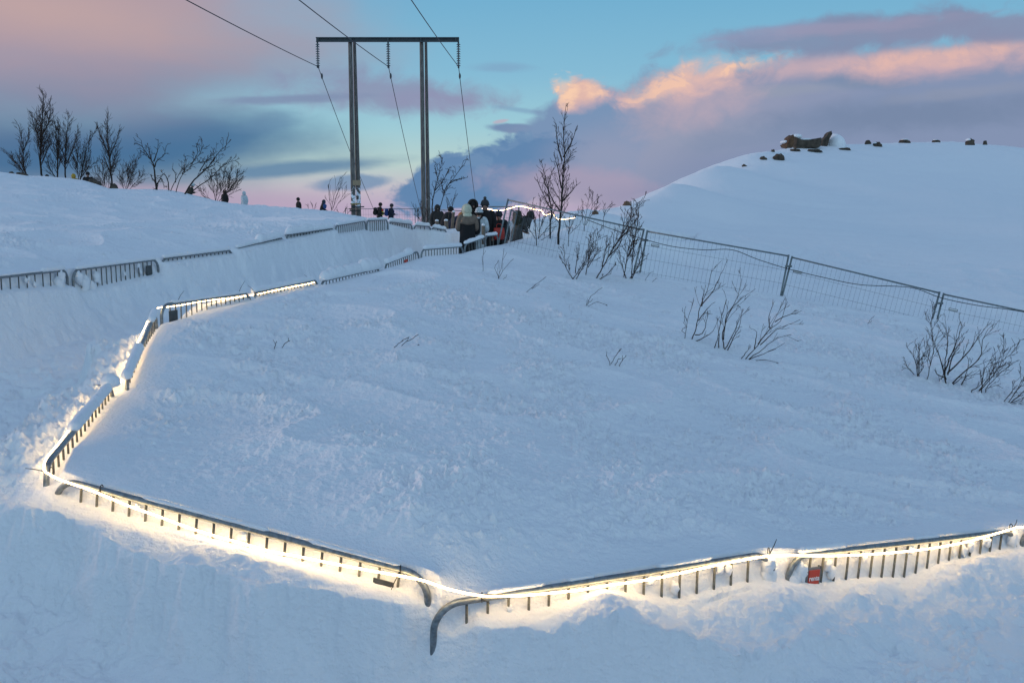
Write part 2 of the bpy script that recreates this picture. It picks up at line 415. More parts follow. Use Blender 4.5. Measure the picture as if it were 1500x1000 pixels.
SNOW = snow_mat()
METAL = plain('galvanised_steel', (.19, .215, .23), .42, .55, .35, 35, .15)
BARM = plain('dull_bar_steel', (.10, .105, .10), .55, .3, .4, 60, .1)
FENCEM = plain('fence_steel', (.17, .20, .21), .45, .5, .3, 20)
WIREM = plain('fence_wire', (.10, .115, .125), .5, .3, .2, 20)
BARK = plain('dark_bark', (.022, .017, .014), .9, 0, .5, 25, .3)
TWIG = plain('twig_bark', (.034, .020, .015), .9, 0, .4, 30)
BLACKP = plain('black_plastic', (.012, .012, .013), .5)
CABLE = plain('cable_rubber', (.02, .02, .022), .6)
ROCK = plain('rock', (.060, .046, .034), .9, 0, .6, 3.0, .6)
POLEW = plain('weathered_wood', (.115, .105, .095), .85, 0, .35, 6, .3)
POSTW = plain('old_post_wood', (.15, .115, .085), .85, 0, .3, 14, .3)
BEAM = plain('crossarm_steel', (.055, .068, .075), .6, .3, .2, 5)
GLASSI = plain('insulator_glass', (.10, .13, .14), .25, 0, .2, 10)
SKIN = plain('skin', (.33, .19, .14), .6, 0, .08, 8)
HAIR = plain('dark_hair', (.02, .014, .010), .7)

def snowy_wood(snowy, name):
    m, nt, b = newmat(name)
    N = nt.nodes.new; K = nt.links.new
    tc = N('ShaderNodeTexCoord'); n = N('ShaderNodeTexNoise'); n.inputs['Scale'].default_value = 5.5; n.inputs['Detail'].default_value = 6
    K(tc.outputs['Object'], n.inputs['Vector'])
    sx = N('ShaderNodeSeparateXYZ'); K(tc.outputs['Object'], sx.inputs[0])
    mr = N('ShaderNodeMapRange'); mr.inputs[1].default_value = 2.0; mr.inputs[2].default_value = 2.3; K(sx.outputs['Z'], mr.inputs[0])
    m2 = N('ShaderNodeMapRange'); m2.inputs[1].default_value = 3.6; m2.inputs[2].default_value = 3.0; K(sx.outputs['Z'], m2.inputs[0])
    mu = N('ShaderNodeMath'); mu.operation = 'MULTIPLY'; K(mr.outputs[0], mu.inputs[0]); K(m2.outputs[0], mu.inputs[1])
    ad = N('ShaderNodeMath'); ad.operation = 'MULTIPLY_ADD'; ad.inputs[1].default_value = .28 * snowy; K(mu.outputs[0], ad.inputs[0]); K(n.outputs['Fac'], ad.inputs[2])
    st = N('ShaderNodeMapRange'); st.inputs[1].default_value = .74; st.inputs[2].default_value = .80; K(ad.outputs[0], st.inputs[0])
    n2 = N('ShaderNodeTexNoise'); n2.inputs['Scale'].default_value = 5; n2.inputs['Detail'].default_value = 6
    mp = N('ShaderNodeMapping'); mp.inputs['Scale'].default_value = (6, 6, .6); K(tc.outputs['Object'], mp.inputs[0]); K(mp.outputs[0], n2.inputs['Vector'])
    rp = N('ShaderNodeValToRGB'); rp.color_ramp.elements[0].color = (.055, .05, .046, 1); rp.color_ramp.elements[1].color = (.19, .175, .16, 1)
    rp.color_ramp.elements[0].position = .3; rp.color_ramp.elements[1].position = .7
    K(n2.outputs['Fac'], rp.inputs[0])
    mx = N('ShaderNodeMix'); mx.data_type = 'RGBA'; K(st.outputs[0], mx.inputs['Factor']); K(rp.outputs[0], mx.inputs['A']); mx.inputs['B'].default_value = (.8, .84, .9, 1)
    K(mx.outputs['Result'], b.inputs['Base Color']); b.inputs['Roughness'].default_value = .85
    return m
POLES = snowy_wood(1, 'wood_plastered_with_snow'); POLEW = snowy_wood(.25, 'grey_pole_wood')

def glow_mat():
    m, nt, b = newmat('warm_light_rope')
    b.inputs['Base Color'].default_value = (.8, .75, .65, 1)
    b.inputs['Emission Color'].default_value = (1, .66, .29, 1)
    b.inputs['Emission Strength'].default_value = 21
    return m
GLOW = glow_mat()

def cloth(name, col): return plain(name, col, .85, 0, .2, 12, .2)

# ------------------------------------------------------------------ terrain mesh
def build_ground():
    def th(a, b, n, e=False): return list(np.linspace(a, b, n, endpoint=e))
    hv = 30.5
    ths = np.radians(np.array(th(-180, -60, 60) + th(-60, -hv, 90) + th(-hv, hv, 1150) + th(hv, 60, 90) + th(60, 180, 60)))
    g = lambda a, b, n: list(np.exp(np.linspace(math.log(a), math.log(b), n, endpoint=False)))
    rs = np.array(g(.3, 4.6, 40) + g(4.6, 8.2, 480) + g(8.2, 32, 470) + g(32, 120, 200) + g(120, 2600, 60) + [2600])
    T, RR = np.meshgrid(ths, rs)
    x = RR * np.sin(T); y = RR * np.cos(T)
    z = height(x, y, True)
    nt_, nr = len(ths), len(rs)
    co = np.stack([x, y, z], -1).reshape(-1, 3)
    idx = np.arange(nr * nt_).reshape(nr, nt_)
    a = idx[:-1]; b = idx[1:]
    a2 = np.roll(a, -1, 1); b2 = np.roll(b, -1, 1)
    q = np.stack([a, a2, b2, b], -1).reshape(-1, 4)[:, ::-1]
    # centre fan
    c = len(co); co = np.vstack([co, [[0, 0, gz(0.0, 0.05)]]])
    tri = np.stack([idx[0], np.full(nt_, c), np.roll(idx[0], -1)], -1)
    me = bpy.data.meshes.new('snow_ground')
    nl = q.size + tri.size; nf = len(q) + len(tri)
    me.vertices.add(len(co)); me.vertices.foreach_set('co', co.astype(np.float32).ravel())
    me.loops.add(nl); me.loops.foreach_set('vertex_index', np.concatenate([q.ravel(), tri.ravel()]).astype(np.int32))
    me.polygons.add(nf)
    me.polygons.foreach_set('loop_start', np.concatenate([np.arange(len(q)) * 4, q.size + np.arange(len(tri)) * 3]).astype(np.int32))
    me.update(calc_edges=True); me.validate()
    me.polygons.foreach_set('use_smooth', np.ones(len(me.polygons), bool))
    o = bpy.data.objects.new('snow_ground', me); COL.objects.link(o); me.materials.append(SNOW)
    tag(o, 'deep blue white snow covering the slopes with a trodden path dug through it', 'snow', kind='structure')
build_ground()

# ------------------------------------------------------------------ crowd barriers
rng = random.Random(4)
bar_mb = MB(); bar_mb.tube([(0, 0, -.02), (0, 0, -.9)], .0085, 8)
BAR_ME = None
def frame_of(p0, p1):
    X = (p1 - p0); Ln = np.linalg.norm(X); X = X / Ln
    Y = np.cross([0, 0, 1.0], X); Y /= np.linalg.norm(Y)
    Z = np.cross(X, Y)
    m = Matrix(((X[0], Y[0], Z[0], 0), (X[1], Y[1], Z[1], 0), (X[2], Y[2], Z[2], 0), (0, 0, 0, 1)))
    return m, Ln, X, Y, Z

def snow_cap(name, parent, x0, x1, w, h, zoff=.0, seed=0, yoff=0.0, n=None):
    mb = MB(); n = n or max(10, int((x1 - x0) / .035)); k = 12; rings = []
    xs = np.linspace(x0, x1, n + 1)
    nw = fbm(xs * 3.1 + seed, xs * 0 + seed * 1.7, 3, 7); nh = fbm(xs * 4.3 + seed * 2.1, xs * 0 + 5 + seed, 3, 13)
    for i in range(n + 1):
        e = min(i, n - i) / n * (x1 - x0)
        env = min(1, (e / (max(h, w) * .9)) + .03) ** .5
        ring = []
        for j in range(k):
            a = 2 * math.pi * j / k
            ww = w * (1 + .30 * nw[i]) * env; hh = h * (1 + .45 * nh[i]) * env
            cy = math.cos(a) * ww; cz = math.sin(a)
            cz = cz * hh if cz > 0 else cz * min(hh, .022)
            jit = .08 * math.sin(7 * a + i * 1.7 + seed)
            ring.append(np.array([xs[i], yoff + cy * (1 + jit), zoff + .012 + cz * (1 + jit)]))
        rings.append(ring)
    mb.loft(rings)
    return mb.build(name, SNOW, parent)

def barrier(p0, p1, label, caps=(), gap=.128, drop=1.05, missing=()):
    """p0, p1: ends of the top rail."""
    global BAR_ME
    m, Ln, X, Y, Z = frame_of(p0, p1)
    base = p0 - np.array([0, 0, 1]) * 0
    mid = (p0 + p1) / 2 - Z * drop
    root = empty('crowd_barrier', None, Matrix.Translation(Vector(mid)) @ m)
    tag(root, label, 'barrier', 'crowd barriers edging the dug path')
    h = Ln / 2; z = drop; r = min(.16, Ln * .2); rt = .0205
    pts = [(-h, 0, .05), (-h, 0, z - r)]
    for i in range(1, 9):
        a = math.pi - i / 8 * math.pi / 2
        pts.append((-h + r + r * math.cos(a), 0, z - r + r * math.sin(a)))
    for i in range(1, 12): pts.append((-h + r + (2 * h - 2 * r) * i / 12, 0, z))
    for i in range(0, 9):
        a = math.pi / 2 - i / 8 * math.pi / 2
        pts.append((h - r + r * math.cos(a), 0, z - r + r * math.sin(a)))
    pts.append((h, 0, .05))
    mb = MB(); mb.tube(pts, rt, 12); mb.build('frame', METAL, root)
    mb = MB(); mb.tube([(-h, 0, .12), (h, 0, .12)], .017, 8); mb.build('lower_rail', METAL, root)
    nb = max(3, int(round((Ln - .14) / gap)))
    for i in range(1, nb):
        x = -h + .07 + (Ln - .14) * i / nb
        if i in missing: continue
        if BAR_ME is None:
            b = bar_mb.build('bar', BARM, root); BAR_ME = b.data
        else:
            b = bpy.data.objects.new('bar', BAR_ME); COL.objects.link(b); b.parent = root
        dz = 0
        e = min(x + h, h - x)
        if e < r: dz = -(r - math.sqrt(max(0, r * r - (r - e) ** 2)))
        b.location = (x, 0, z + dz)
    for c in caps:
        snow_cap('snow_cap', root, -h + c[0] * Ln, -h + c[1] * Ln, c[2], c[3], z + rt * .6, rng.random() * 20, c[4] if len(c) > 4 else 0)
    return root, m, Ln, h, z

LAB = {
 'P1': 'galvanised barrier with bare rail running right and down from the sharp left corner',
 'P2': 'lit front barrier left of the red sign, its bent end pipe hanging down the snow',
 'P3': 'lit galvanised barrier carrying the small red sign among its bars',
 'P4': 'barrier cut off at the right frame edge, next after the one with the red sign',
 'A': 'barrier climbing from the sharp left corner under a thick pillow of snow, lamp light behind',
 'B': 'steep barrier with brownish bare rail below the bend with the grey plaque',
 'C': 'glowing barrier with a grey square plaque hanging at its lower left end',
 'D': 'glowing half buried barrier, next uphill from the one with the grey plaque',
 'E': 'nearly buried barrier under a fat loaf of snow in the middle row',
 'F': 'short half buried barrier with a small red tag by its bars',
 'G': 'snow topped barrier directly in front of the dug trench below the hooded woman',
 'H': 'snow topped barrier at the feet of the hooded woman, left of a wooden stake',
 'I': 'last short barrier of the middle row, touching the leaning mesh fence post',
 'L1': 'barrier cut off by the left frame edge, first of the upper path side',
 'L2': 'upper side barrier with many bars and a dark plaque at its right end',
 'L3': 'upper side barrier packed with snow up to its rail, right of the plaque barrier',
 'L4': 'upper side barrier mostly buried, only a dark stretch of rail showing',
 'L5': 'upper side barrier with a white snow loaf over its left half',
 'L6': 'slanting upper side barrier with close bars below the left twin pole',
 'L7': 'level barrier with close bars below the two walkers with backpacks',
 'L8': 'sagging snowed in barrier just right of the one below the two walkers',
 'L9': 'small barrier with thick snow roll in front of the right twin pole',
 'L10': 'small barrier dipping down to the two snow capped stakes'}
CAPS = {'P1': [(.25, .6, .014, .012), (.7, .93, .014, .012)], 'P2': [(.14, .30, .018, .020, .008), (.36, .44, .014, .016, .01), (.62, .80, .016, .018, .008)], 'P3': [(.03, .22, .022, .03, .01), (.5, .62, .014, .014, .008)], 'P4': [(.05, .95, .03, .03)],
 'A': [(.33, .93, .048, .05), (.94, 1.03, .085, .10)], 'B': [(-.01, .40, .052, .07), (.80, 1.0, .045, .05)],
 'C': [(.10, .98, .03, .028)], 'D': [(.0, .95, .05, .06, .02)], 'E': [(.0, .66, .10, .17), (.62, .99, .14, .22)], 'F': [(.0, .62, .06, .08), (.55, .8, .07, .12)], 'G': [(.04, .97, .05, .07)],
 'H': [(.0, .98, .05, .06)], 'I': [(.05, .95, .05, .06)], 'L1': [(.1, .75, .022, .014), (.72, .97, .04, .05)], 'L2': [(.03, .97, .035, .04)], 'L3': [(.02, .97, .04, .045)], 'L4': [(.0, .45, .05, .06), (.42, 1.0, .10, .13)],
 'L5': [(.0, .55, .09, .15), (.5, .98, .07, .10)], 'L6': [(.05, .97, .04, .05)], 'L7': [(.05, .97, .04, .04)], 'L8': [(.0, .98, .07, .09)], 'L9': [(.03, .97, .06, .08)], 'L10': [(.0, 1.0, .06, .08)]}
BARR = {}
for n, _, _ in PANELS_MAIN:
    BARR[n] = barrier(PM[n][0], PM[n][1], LAB[n], CAPS.get(n, ()), {'A': .17, 'B': .17, 'L1': .215}.get(n, .128))
for n, _, _ in PANELS_LEFT:
    BARR[n] = barrier(PL[n][0], PL[n][1], LAB[n], CAPS.get(n, ()), {'A': .17, 'B': .17, 'L1': .215}.get(n, .128))

def clumps(n, items):
    root, m, Ln, hh, z = BARR[n]
    for i, (t, dz, r) in enumerate(items):
        mb = MB(); sd = i * 1.7
        mb.ell((-hh + t * Ln, 0, z - dz), (r * 1.1, r * .75, r * 1.5), 12, 9, lambda d: 1 + .22 * math.sin(4 * d[0] + sd) * math.sin(5 * d[2] + sd) + .1 * math.sin(9 * d[1] + 7 * d[2]))
        mb.build('snow_clump', SNOW, root)
crg = random.Random(9)
for n, k in (('P2', 7), ('P3', 9), ('P1', 4), ('L1', 7), ('L2', 9), ('L3', 5)):
    clumps(n, [(crg.uniform(.06, .94), crg.uniform(.05, .22 if n != 'L2' else .3), crg.uniform(.016, .034)) for _ in range(k)])
clumps('P3', [(.045, .12, .05), (.02, .2, .06), (.985, .06, .05), (.99, .2, .06)])
clumps('P2', [(.985, .08, .045), (.99, .18, .055)])
clumps('L1', [(.93, .10, .07), (.90, .22, .09), (.95, .3, .08)]); clumps('L2', [(.06, .12, .07), (.12, .25, .09), (.2, .3, .07), (.25, .16, .06)])

# red sign with white lettering on P3
SIGNR = plain('sign_red', (.55, .045, .02), .45, 0, .06, 6)
SIGNG = plain('sign_grey', (.17, .18, .18), .6, 0, .2, 10)
SIGNW = plain('sign_white', (.75, .75, .75), .5, 0, .03, 6)
DARKP = plain('plaque_dark', (.055, .062, .066), .6, 0, .35, 14)

def local_x(n, px):
    p0, p1 = PM[n] if n in PM else PL[n]
    if n in PM: p = on_seg(n, px)
    else: p = p0 + (p1 - p0) * ((px - 750) - 0) * 0
    return np.linalg.norm(p - p0)

def side_sign(n):
    # +1 when local +Y faces the camera
    m = BARR[n][1]
    yv = np.array([m[0][1], m[1][1]]); mid = np.array(BARR[n][0].matrix_world.translation[:2])
    return 1 if yv.dot(-mid) > 0 else -1

def plaque(n, x, zc, w, h, red=False):
    root, m, Ln, hh, z = BARR[n]
    sg = side_sign(n)
    x = x - hh
    tilt = 0
    mb = MB()
    mb.box((x, sg * .016, zc), (w / 2, .004, h / 2))
    if not red:
        mb.box((x, sg * .023, zc), (w / 2 - .012, .002, h / 2 - .012))
        return mb.build('plaque', DARKP, root, False)
    o = mb.build('sign_plate', SIGNG, root, False)
    mb = MB(); mb.box((x, sg * .0235, zc + .008), (w / 2 - .016, .0025, h / 2 - .026)); p = mb.build('red_panel', SIGNR, o, False)
    cu = bpy.data.curves.new('lettering', 'FONT'); cu.body = 'renta'; cu.size = .062; cu.align_x = 'CENTER'; cu.align_y = 'CENTER'; cu.extrude = .0008; cu.offset = .0012
    t = bpy.data.objects.new('lettering', cu); COL.objects.link(t)
    bpy.context.view_layer.update()
    me = bpy.data.meshes.new_from_object(t.evaluated_get(bpy.context.evaluated_depsgraph_get()))
    COL.objects.unlink(t); bpy.data.objects.remove(t)
    t = bpy.data.objects.new('lettering', me); COL.objects.link(t); me.materials.clear(); me.materials.append(SIGNW); t.parent = o
    xs = [v.co.x for v in me.vertices]; wd = max(xs) - min(xs); s = (w - .036) / wd
    rot = Matrix.Rotation(R(90), 4, 'X') if sg < 0 else Matrix.Rotation(R(180), 4, 'Z') @ Matrix.Rotation(R(90), 4, 'X')
    t.matrix_local = Matrix.Translation((x, sg * .0285, zc)) @ rot @ Matrix.Scale(s, 4)
    for a in (-1, 1):
        mb = MB(); mb.box((x + a * (w / 2 - .006), sg * .010, zc + h / 2 - .004), (.006, .012, .008)); mb.build('clamp', DARKP, o, False)
    return o
zR = BARR['P3'][4]
plaque('P3', local_x('P3', 1192), zR - .165, .135, .150, True)
plaque('C', .24, BARR['C'][4] - .17, .19, .17)
plaque('L2', BARR['L2'][2] - .30, BARR['L2'][4] - .17, .16, .18)
plaque('P1', local_x('P1', 566), BARR['P1'][4] - .12, .13, .07)
mbt = MB(); mbt.box((.12, -.03, BARR['F'][4] - .09), (.08, .01, .03)); mbt.build('red_tag', SIGNR, BARR['F'][0], False)

# ------------------------------------------------------------------ light ropes
def rail_Y(px):
    for n in ('P1', 'P2', 'P3', 'P4'):
        a = [q for q in PANELS_MAIN if q[0] == n][0]
        if a[1][0] - 12 <= px <= a[2][0] + 12: return on_seg(n, min(max(px, a[1][0]), a[2][0]))[1]
    return 6.4
rope_px = [(64, 686), (72, 694), (90, 703), (120, 713), (149, 724), (187, 740), (230, 755), (267, 769), (310, 783), (350, 794), (397, 807), (430, 813), (464, 820), (520, 831), (587, 843), (621, 850), (660, 863), (705, 872), (740, 872.5), (772, 871), (840, 864.6), (896, 856), (963, 846), (1050, 827), (1117, 815), (1150, 813), (1192, 813.5), (1237, 813), (1293, 810), (1354, 804), (1416, 793), (1478, 775.5), (1500, 771), (1600, 765), (1760, 752), (1890, 732)]
pts = [at(px, py, rail_Y(px) - .045) for px, py in rope_px]
back = []
for n in ('A', 'B', 'C', 'D'):
    p0, p1 = PM[n]
    m, Ln, X, Y, Z = frame_of(p0, p1)
    k = 8
    for i in range(k + 1):
        t = i / k
        sag = .055 + .03 * math.sin(math.pi * t)
        back.append(p0 + (p1 - p0) * t + Y * .05 + np.array([0, 0, -sag]))
line = back[::-1]  # placeholder order, far to near along each panel handled below
# order: from the far end of D down to the corner, then the front
order = []
for n in ('D', 'C', 'B', 'A'):
    p0, p1 = PM[n]; m, Ln, X, Y, Z = frame_of(p0, p1)
    # p0 is the nearer end for A,B,C,D ; walk far -> near
    for i in range(8, -1, -1):
        t = i / 8
        sag = (.016 if n in 'AB' else .036) + .006 * math.sin(math.pi * t * 3) + (.008 if n in 'AB' else 0)
        if n == 'A' and i == 0: continue
        order.append(p0 + (p1 - p0) * t + Y * (.062 if n in 'AB' else .045) + np.array([0, 0, -sag]))
mb = MB(); mb.tube(spline(order + pts, 420), .006, 8)
ROPE = mb.build('light_rope', GLOW); tag(ROPE, 'long glowing warm white light rope tied under the front barrier rails', 'rope light')
def tie(px, py, Y, tail, parent=None):
    p = at(px, py, Y)
    mb = MB()
    ring = [p + np.array([0, .026 * math.cos(a), .028 * math.sin(a)]) for a in np.linspace(0, 2 * math.pi, 13)]
    mb.tube(ring, .0035, 5)
    s = Y / F
    q = p + np.array([tail[0] * s, -.02, -tail[1] * s])
    mb.tube([p + np.array([0, -.028, 0]), (p + q) / 2 + np.array([0, -.03, .01]), q], [.0035, .003, .002], 5)
    mb.build('cable_tie', BLACKP, parent or ROPE)
for px, py, tl in [(75, 690, (-36, -6)), (149, 716, (-4, 10)), (587, 834, (-17, 36)), (706, 874, (12, 8)), (1126, 808, (10, -22)), (1481, 772, (6, -14))]:
    tie(px, py, rail_Y(px), tl)
for n, t, tl in [('A', .97, (-24, -3)), ('A', .45, (-16, 4)), ('C', .17, (10, -16)), ('C', .86, (10, -18)), ('D', .02, (-9, -9)), ('D', .88, (-9, -8)), ('F', .62, (-4, -8))]:
    p = PM[n][0] + (PM[n][1] - PM[n][0]) * t; dep = p[1] * CP - p[2] * SP
    tie(750 + F * p[0] / dep, 500 - F * (p[1] * SP + p[2] * CP) / dep - 2, p[1], tl)

far_rope = [(700, 306, 27.2), (715, 306, 27.6), (725, 308.5, 28.2), (736, 308, 28.8), (748, 305, 29.3), (760, 302, 29.8), (772, 304, 30.3), (784, 307, 30.8), (793, 308.5, 31.2), (798, 315, 31.5), (809, 313.5, 32), (817, 320.6, 32.4), (828, 321, 32.8), (842, 319, 33.4)]
mb = MB(); mb.tube(spline([at(*p) for p in far_rope], 120), .005, 6)
tag(mb.build('light_rope', GLOW), 'wavy glowing light rope hung behind the bare thin trees and the mesh fence start', 'rope light')

# ------------------------------------------------------------------ mesh fence
def mesh_panel(tl, tr, label, lean=None, h=2.0, name='mesh_fence_panel', group='mesh fence panels on the right slope', rw=.0022, plate=None, dv=.105):
    p0, p1 = at(*tl), at(*tr)
    X = p1 - p0; Ln = np.linalg.norm(X); X = X / Ln
    up = np.array([0, 0, 1.0]) if lean is None else np.array(lean, float)
    up = up - X * up.dot(X) * .75; up /= np.linalg.norm(up)
    Yv = np.cross(up, X)
    root = empty(name, (p0 + p1) / 2 - up * h)
    tag(root, label, 'fence panel', group)
    o0 = np.array(root.location)
    P = lambda a, b, d=0: p0 + X * a * Ln - up * b + Yv * d - o0
    for a in (0, 1):
        mb = MB(); mb.tube([P(a, -.03), P(a, h)], .022, 10); mb.build('post', FENCEM, root)
    mb = MB(); mb.tube([P(0, 0), P(1, 0)], .019, 10); mb.build('top_rail', FENCEM, root)
    mb = MB(); mb.tube([P(0, h - .1), P(1, h - .1)], .019, 8); mb.build('bottom_rail', FENCEM, root)
    mb = MB(); nv = int(Ln / dv)
    for i in range(1, nv): mb.tube([P(i / nv, 0), P(i / nv, h - .1)], rw, 4, False)
    for b in (.34, .66, .98, 1.3, 1.6): mb.tube([P(0, b), P(1, b)], rw * 1.15, 4, False)
    mb.build('wire_mesh', WIREM, root, False)
    if plate:
        s = -1 if Yv[1] > 0 else 1
        q = P(plate / Ln, .30, s * .012)
        mb = MB(); rot = np.stack([X, Yv, up], 1)
        mb.box(q, (.10, .004, .03), rot); pl = mb.build('name_plate', SIGNG, root, False)
        mb = MB(); mb.box(q + rot @ np.array([0, s * .006, .004]), (.085, .002, .014), rot); mb.build('plate_face', SIGNW, pl, False)
    return root, P, Ln
lean = (.12, 0, 1)
F1 = mesh_panel((744, 293, 25.6), (943, 337, 24.3), 'mesh fence panel behind the bare shrubs, from the leaning post to the first post pair', (.23, 0, 1))
F2 = mesh_panel((948, 339, 24.3), (1155, 375, 23.6), 'mesh fence panel between the shrubs and the middle post pair, cable hung across', lean, plate=.25)
F3 = mesh_panel((1160, 377, 23.6), (1376, 429, 22.8), 'mesh fence panel with small plate right of the middle post pair, cable hung across', lean, plate=.2)
F4 = mesh_panel((1382, 431, 22.8), (1605, 478, 22.0), 'mesh fence panel cut off by the right frame edge, above the big dark shrub', lean, plate=.28)
F0 = mesh_panel((749, 307, 25.9), (757, 312, 27.6), 'mesh fence panel standing crossways beside the leaning post near the crowd', (.2, 0, 1))
snow_cap_mb = MB()
for Fp, px, py, Y in [(F1, 945, 352, 24.25), (F2, 1155, 390, 23.55), (F3, 1376, 444, 22.75)]:
    q = at(px, py, Y) - np.array(Fp[0].location)
    mb = MB(); mb.box(q, (.075, .03, .022)); mb.build('clamp', FENCEM, Fp[0])
# cable hung along the fence
cab = [(860, 322, 24.9), (900, 337, 24.6), (945, 351, 24.25), (985, 361, 24.1), (1030, 366, 24.0), (1072, 366, 23.85), (1110, 380, 23.7), (1155, 394, 23.5), (1200, 405, 23.35), (1260, 417, 23.15), (1333, 421, 22.9), (1378, 436, 22.7), (1430, 447, 22.5), (1500, 457, 22.2), (1600, 482, 21.9)]
mb = MB(); mb.tube(spline([at(a, b, y - .05) for a, b, y in cab], 140), .009, 6)
tag(mb.build('power_cable', CABLE), 'black cable sagging along the mesh fence on the right slope', 'cable')
# far fence panels behind the path
mesh_panel((506, 306, 61), (608, 306, 60), 'distant mesh fence panel on the skyline behind the two walkers with backpacks', None, 2.0, group='mesh fence panels on the skyline', rw=.004, dv=.16)
mesh_panel((612, 305, 60), (676, 309, 48), 'distant mesh fence panel behind the gnarled tree at the right twin pole', None, 2.0, group='mesh fence panels on the skyline', rw=.004, dv=.16)
mesh_panel((700, 303, 30), (760, 303, 31), 'mesh fence panel behind the pom-pom hat wearer, glowing rope along its top', None, 1.9, group='mesh fence panels on the skyline', rw=.003, dv=.12)

# wooden stakes
for px, y0, y1, Y, lx, r, lab in [(640, 324, 331, 29.4, 0, .055, 'short wooden stake with snow cap, left one of the pair by the trench end'), (653.5, 323.5, 336, 29.0, 1, .06, 'taller snow capped wooden stake at the tip of the dipping barrier'),
                          (664.5, 311, 337, 29.5, -3, .045, 'thin leaning wooden stake between the crouching people and the hooded woman'), (708, 330.5, 352, 25.05, 0, .045, 'wooden stake standing behind the snow topped barrier by the pom-pom hat wearer')]:
    top = at(px, y0, Y); bot = at(px + lx, y1 + 6, Y)
    root = empty('wooden_stake', bot); tag(root, lab, 'stake', 'wooden stakes by the path')
    d = top - bot
    mb = MB(); mb.tube([(0, 0, 0), d * .5, d], [r, r * .97, r * .95], 10); mb.build('shaft', POSTW, root)
    mb = MB(); mb.ell(d + np.array([0, 0, .012]), (r * 1.02, r * 1.02, .04), 10, 6); mb.build('snow_cap', SNOW, root)

# ------------------------------------------------------------------ twin pole power structure and wires
Yp = 55.0
def pole_struct():
    o0 = at(570, 325, Yp); o0[2] = -2.4
    root = empty('utility_pole', o0)
    tag(root, 'tall wooden twin pole power structure with long crossarm and three hanging insulators', 'power pole')
    ztop = at(570, 58, Yp)[2]
    for (xt0, xt1, xb0, xb1, dY) in [(510, 516, 514.5, 521.5, 0), (516.8, 521.4, 521.3, 529.5, .35), (614.6, 620.4, 617.5, 624, 0), (621.8, 625.8, 624, 630.8, .35)]:
        t = at((xt0 + xt1) / 2, 60, Yp + dY); b = at((xb0 + xb1) / 2, 318, Yp + dY)
        rt, rb = (xt1 - xt0) / 2 * Yp / F, (xb1 - xb0) / 2 * Yp / F
        d = (t - b); bb = b - d / d[2] * (b[2] + 2.4)
        mb = MB(); n = 14
        mb.tube([bb + (t - bb) * i / n - o0 for i in range(n + 1)], [rb + (rt - rb) * i / n for i in range(n + 1)], 14)
        mb.build('pole', POLES if xt0 < 550 else POLEW, root)
    a = at(463, 58.5, Yp - .16); b = at(672.5, 58.5, Yp - .16)
    mb = MB(); c = (a + b) / 2 - o0; hl = (b[0] - a[0]) / 2
    for dz in (-.10, .10): mb.box(c + np.array([0, 0, dz]), (hl, .07, .022))
    mb.box(c + np.array([0, .045, 0]), (hl, .012, .10))
    for px in (467, 515, 569, 617, 668): mb.box(np.array([at(px, 58, Yp)[0] - o0[0], c[1], c[2]]), (.03, .06, .10))
    mb.build('crossarm', BEAM, root, False)
    tips = []
    for px in (465, 568.5, 671.5):
        t = at(px, 62, Yp - .16); b = at(px + .7, 98, Yp - .16)
        mb = MB(); prof = [(.02, t[2] - o0[2])]; nd = 10
        zt, zb = t[2] - o0[2] - .12, b[2] - o0[2] + .06
        for i in range(nd):
            z = zt + (zb - zt) * i / (nd - 1)
            prof += [(.03, z + .045), (.05, z + .035), (.115, z - .01), (.11, z - .025), (.03, z - .02)]
        prof.append((.02, b[2] - o0[2]))
        lathe(mb, (t[0] - o0[0], t[1] - o0[1], 0), prof, 12)
        io = mb.build('insulator', GLASSI, root)
        mb = MB(); mb.tube([(t[0] - o0[0], t[1] - o0[1], t[2] - o0[2] + .02), (t[0] - o0[0], t[1] - o0[1], t[2] - o0[2] - .2)], .045, 8); mb.build('hanger', BEAM, io)
        tips.append(np.array([t[0], t[1], b[2]]))
    # fittings on the lower left pole
    for px, py, w, col, nm in [(524, 268, .22, (.30, .22, .14), 'tan_plate')]:
        q = at(px, py, Yp + .2) - o0; mb = MB(); mb.box(q - np.array([0, .33, 0]), (w, .02, .14)); mb.build(nm, plain('tan_board', col), root, False)
    for py, hw, dx, col in [(299, .30, 0, (.28, .19, .05)), (303, .36, .12, (.025, .04, .05)), (306, .34, -.03, (.17, .12, .09)), (309, .30, 0, (.03, .03, .03))]:
        q = at(522, py, Yp) - o0; mb = MB()
        mb.box(q + np.array([dx, -.22, 0]), (hw * .95, .04, .032)); mb.build('band', plain('pole_band', col), root, False)
    return tips
TIPS = pole_struct()
WIRE_LAB = ['power line hanging from the left end of the crossarm', 'power line hanging from the middle insulator of the crossarm', 'power line hanging from the right end of the crossarm']
for T, (fx, fy, Yf), lab in zip(TIPS, [(552, 310, 86), (619, 310, 86), (699.5, 310, 86)], WIRE_LAB):
    pts = []
    E = np.array([T[0] - .025 * 90, -35, T[2] - .008 * 90 + 1.2])
    for i in range(40):
        t = i / 40; p = E + (T - E) * t; p[2] -= 1.6 * 4 * t * (1 - t) * .55; pts.append(p)
    D = at(fx, fy, Yf); D = T + (D - T) * 1.5
    for i in range(41):
        t = i / 40; p = T + (D - T) * t; p[2] -= .5 * 4 * t * (1 - t); pts.append(p)
    mb = MB(); mb.tube(pts, .019, 6)
    w = mb.build('power_line', CABLE); tag(w, lab, 'power line', 'power lines strung over the crossarm')
    q = T + (D - T) * .028
    mb = MB(); mb.ell(q, (.06, .06, .16), 8, 6); mb.build('vibration_damper', BEAM, w)
    mb = MB(); mb.box(T + np.array([0, 0, -.02]), (.04, .16, .05)); mb.build('wire_clamp', BEAM, w)

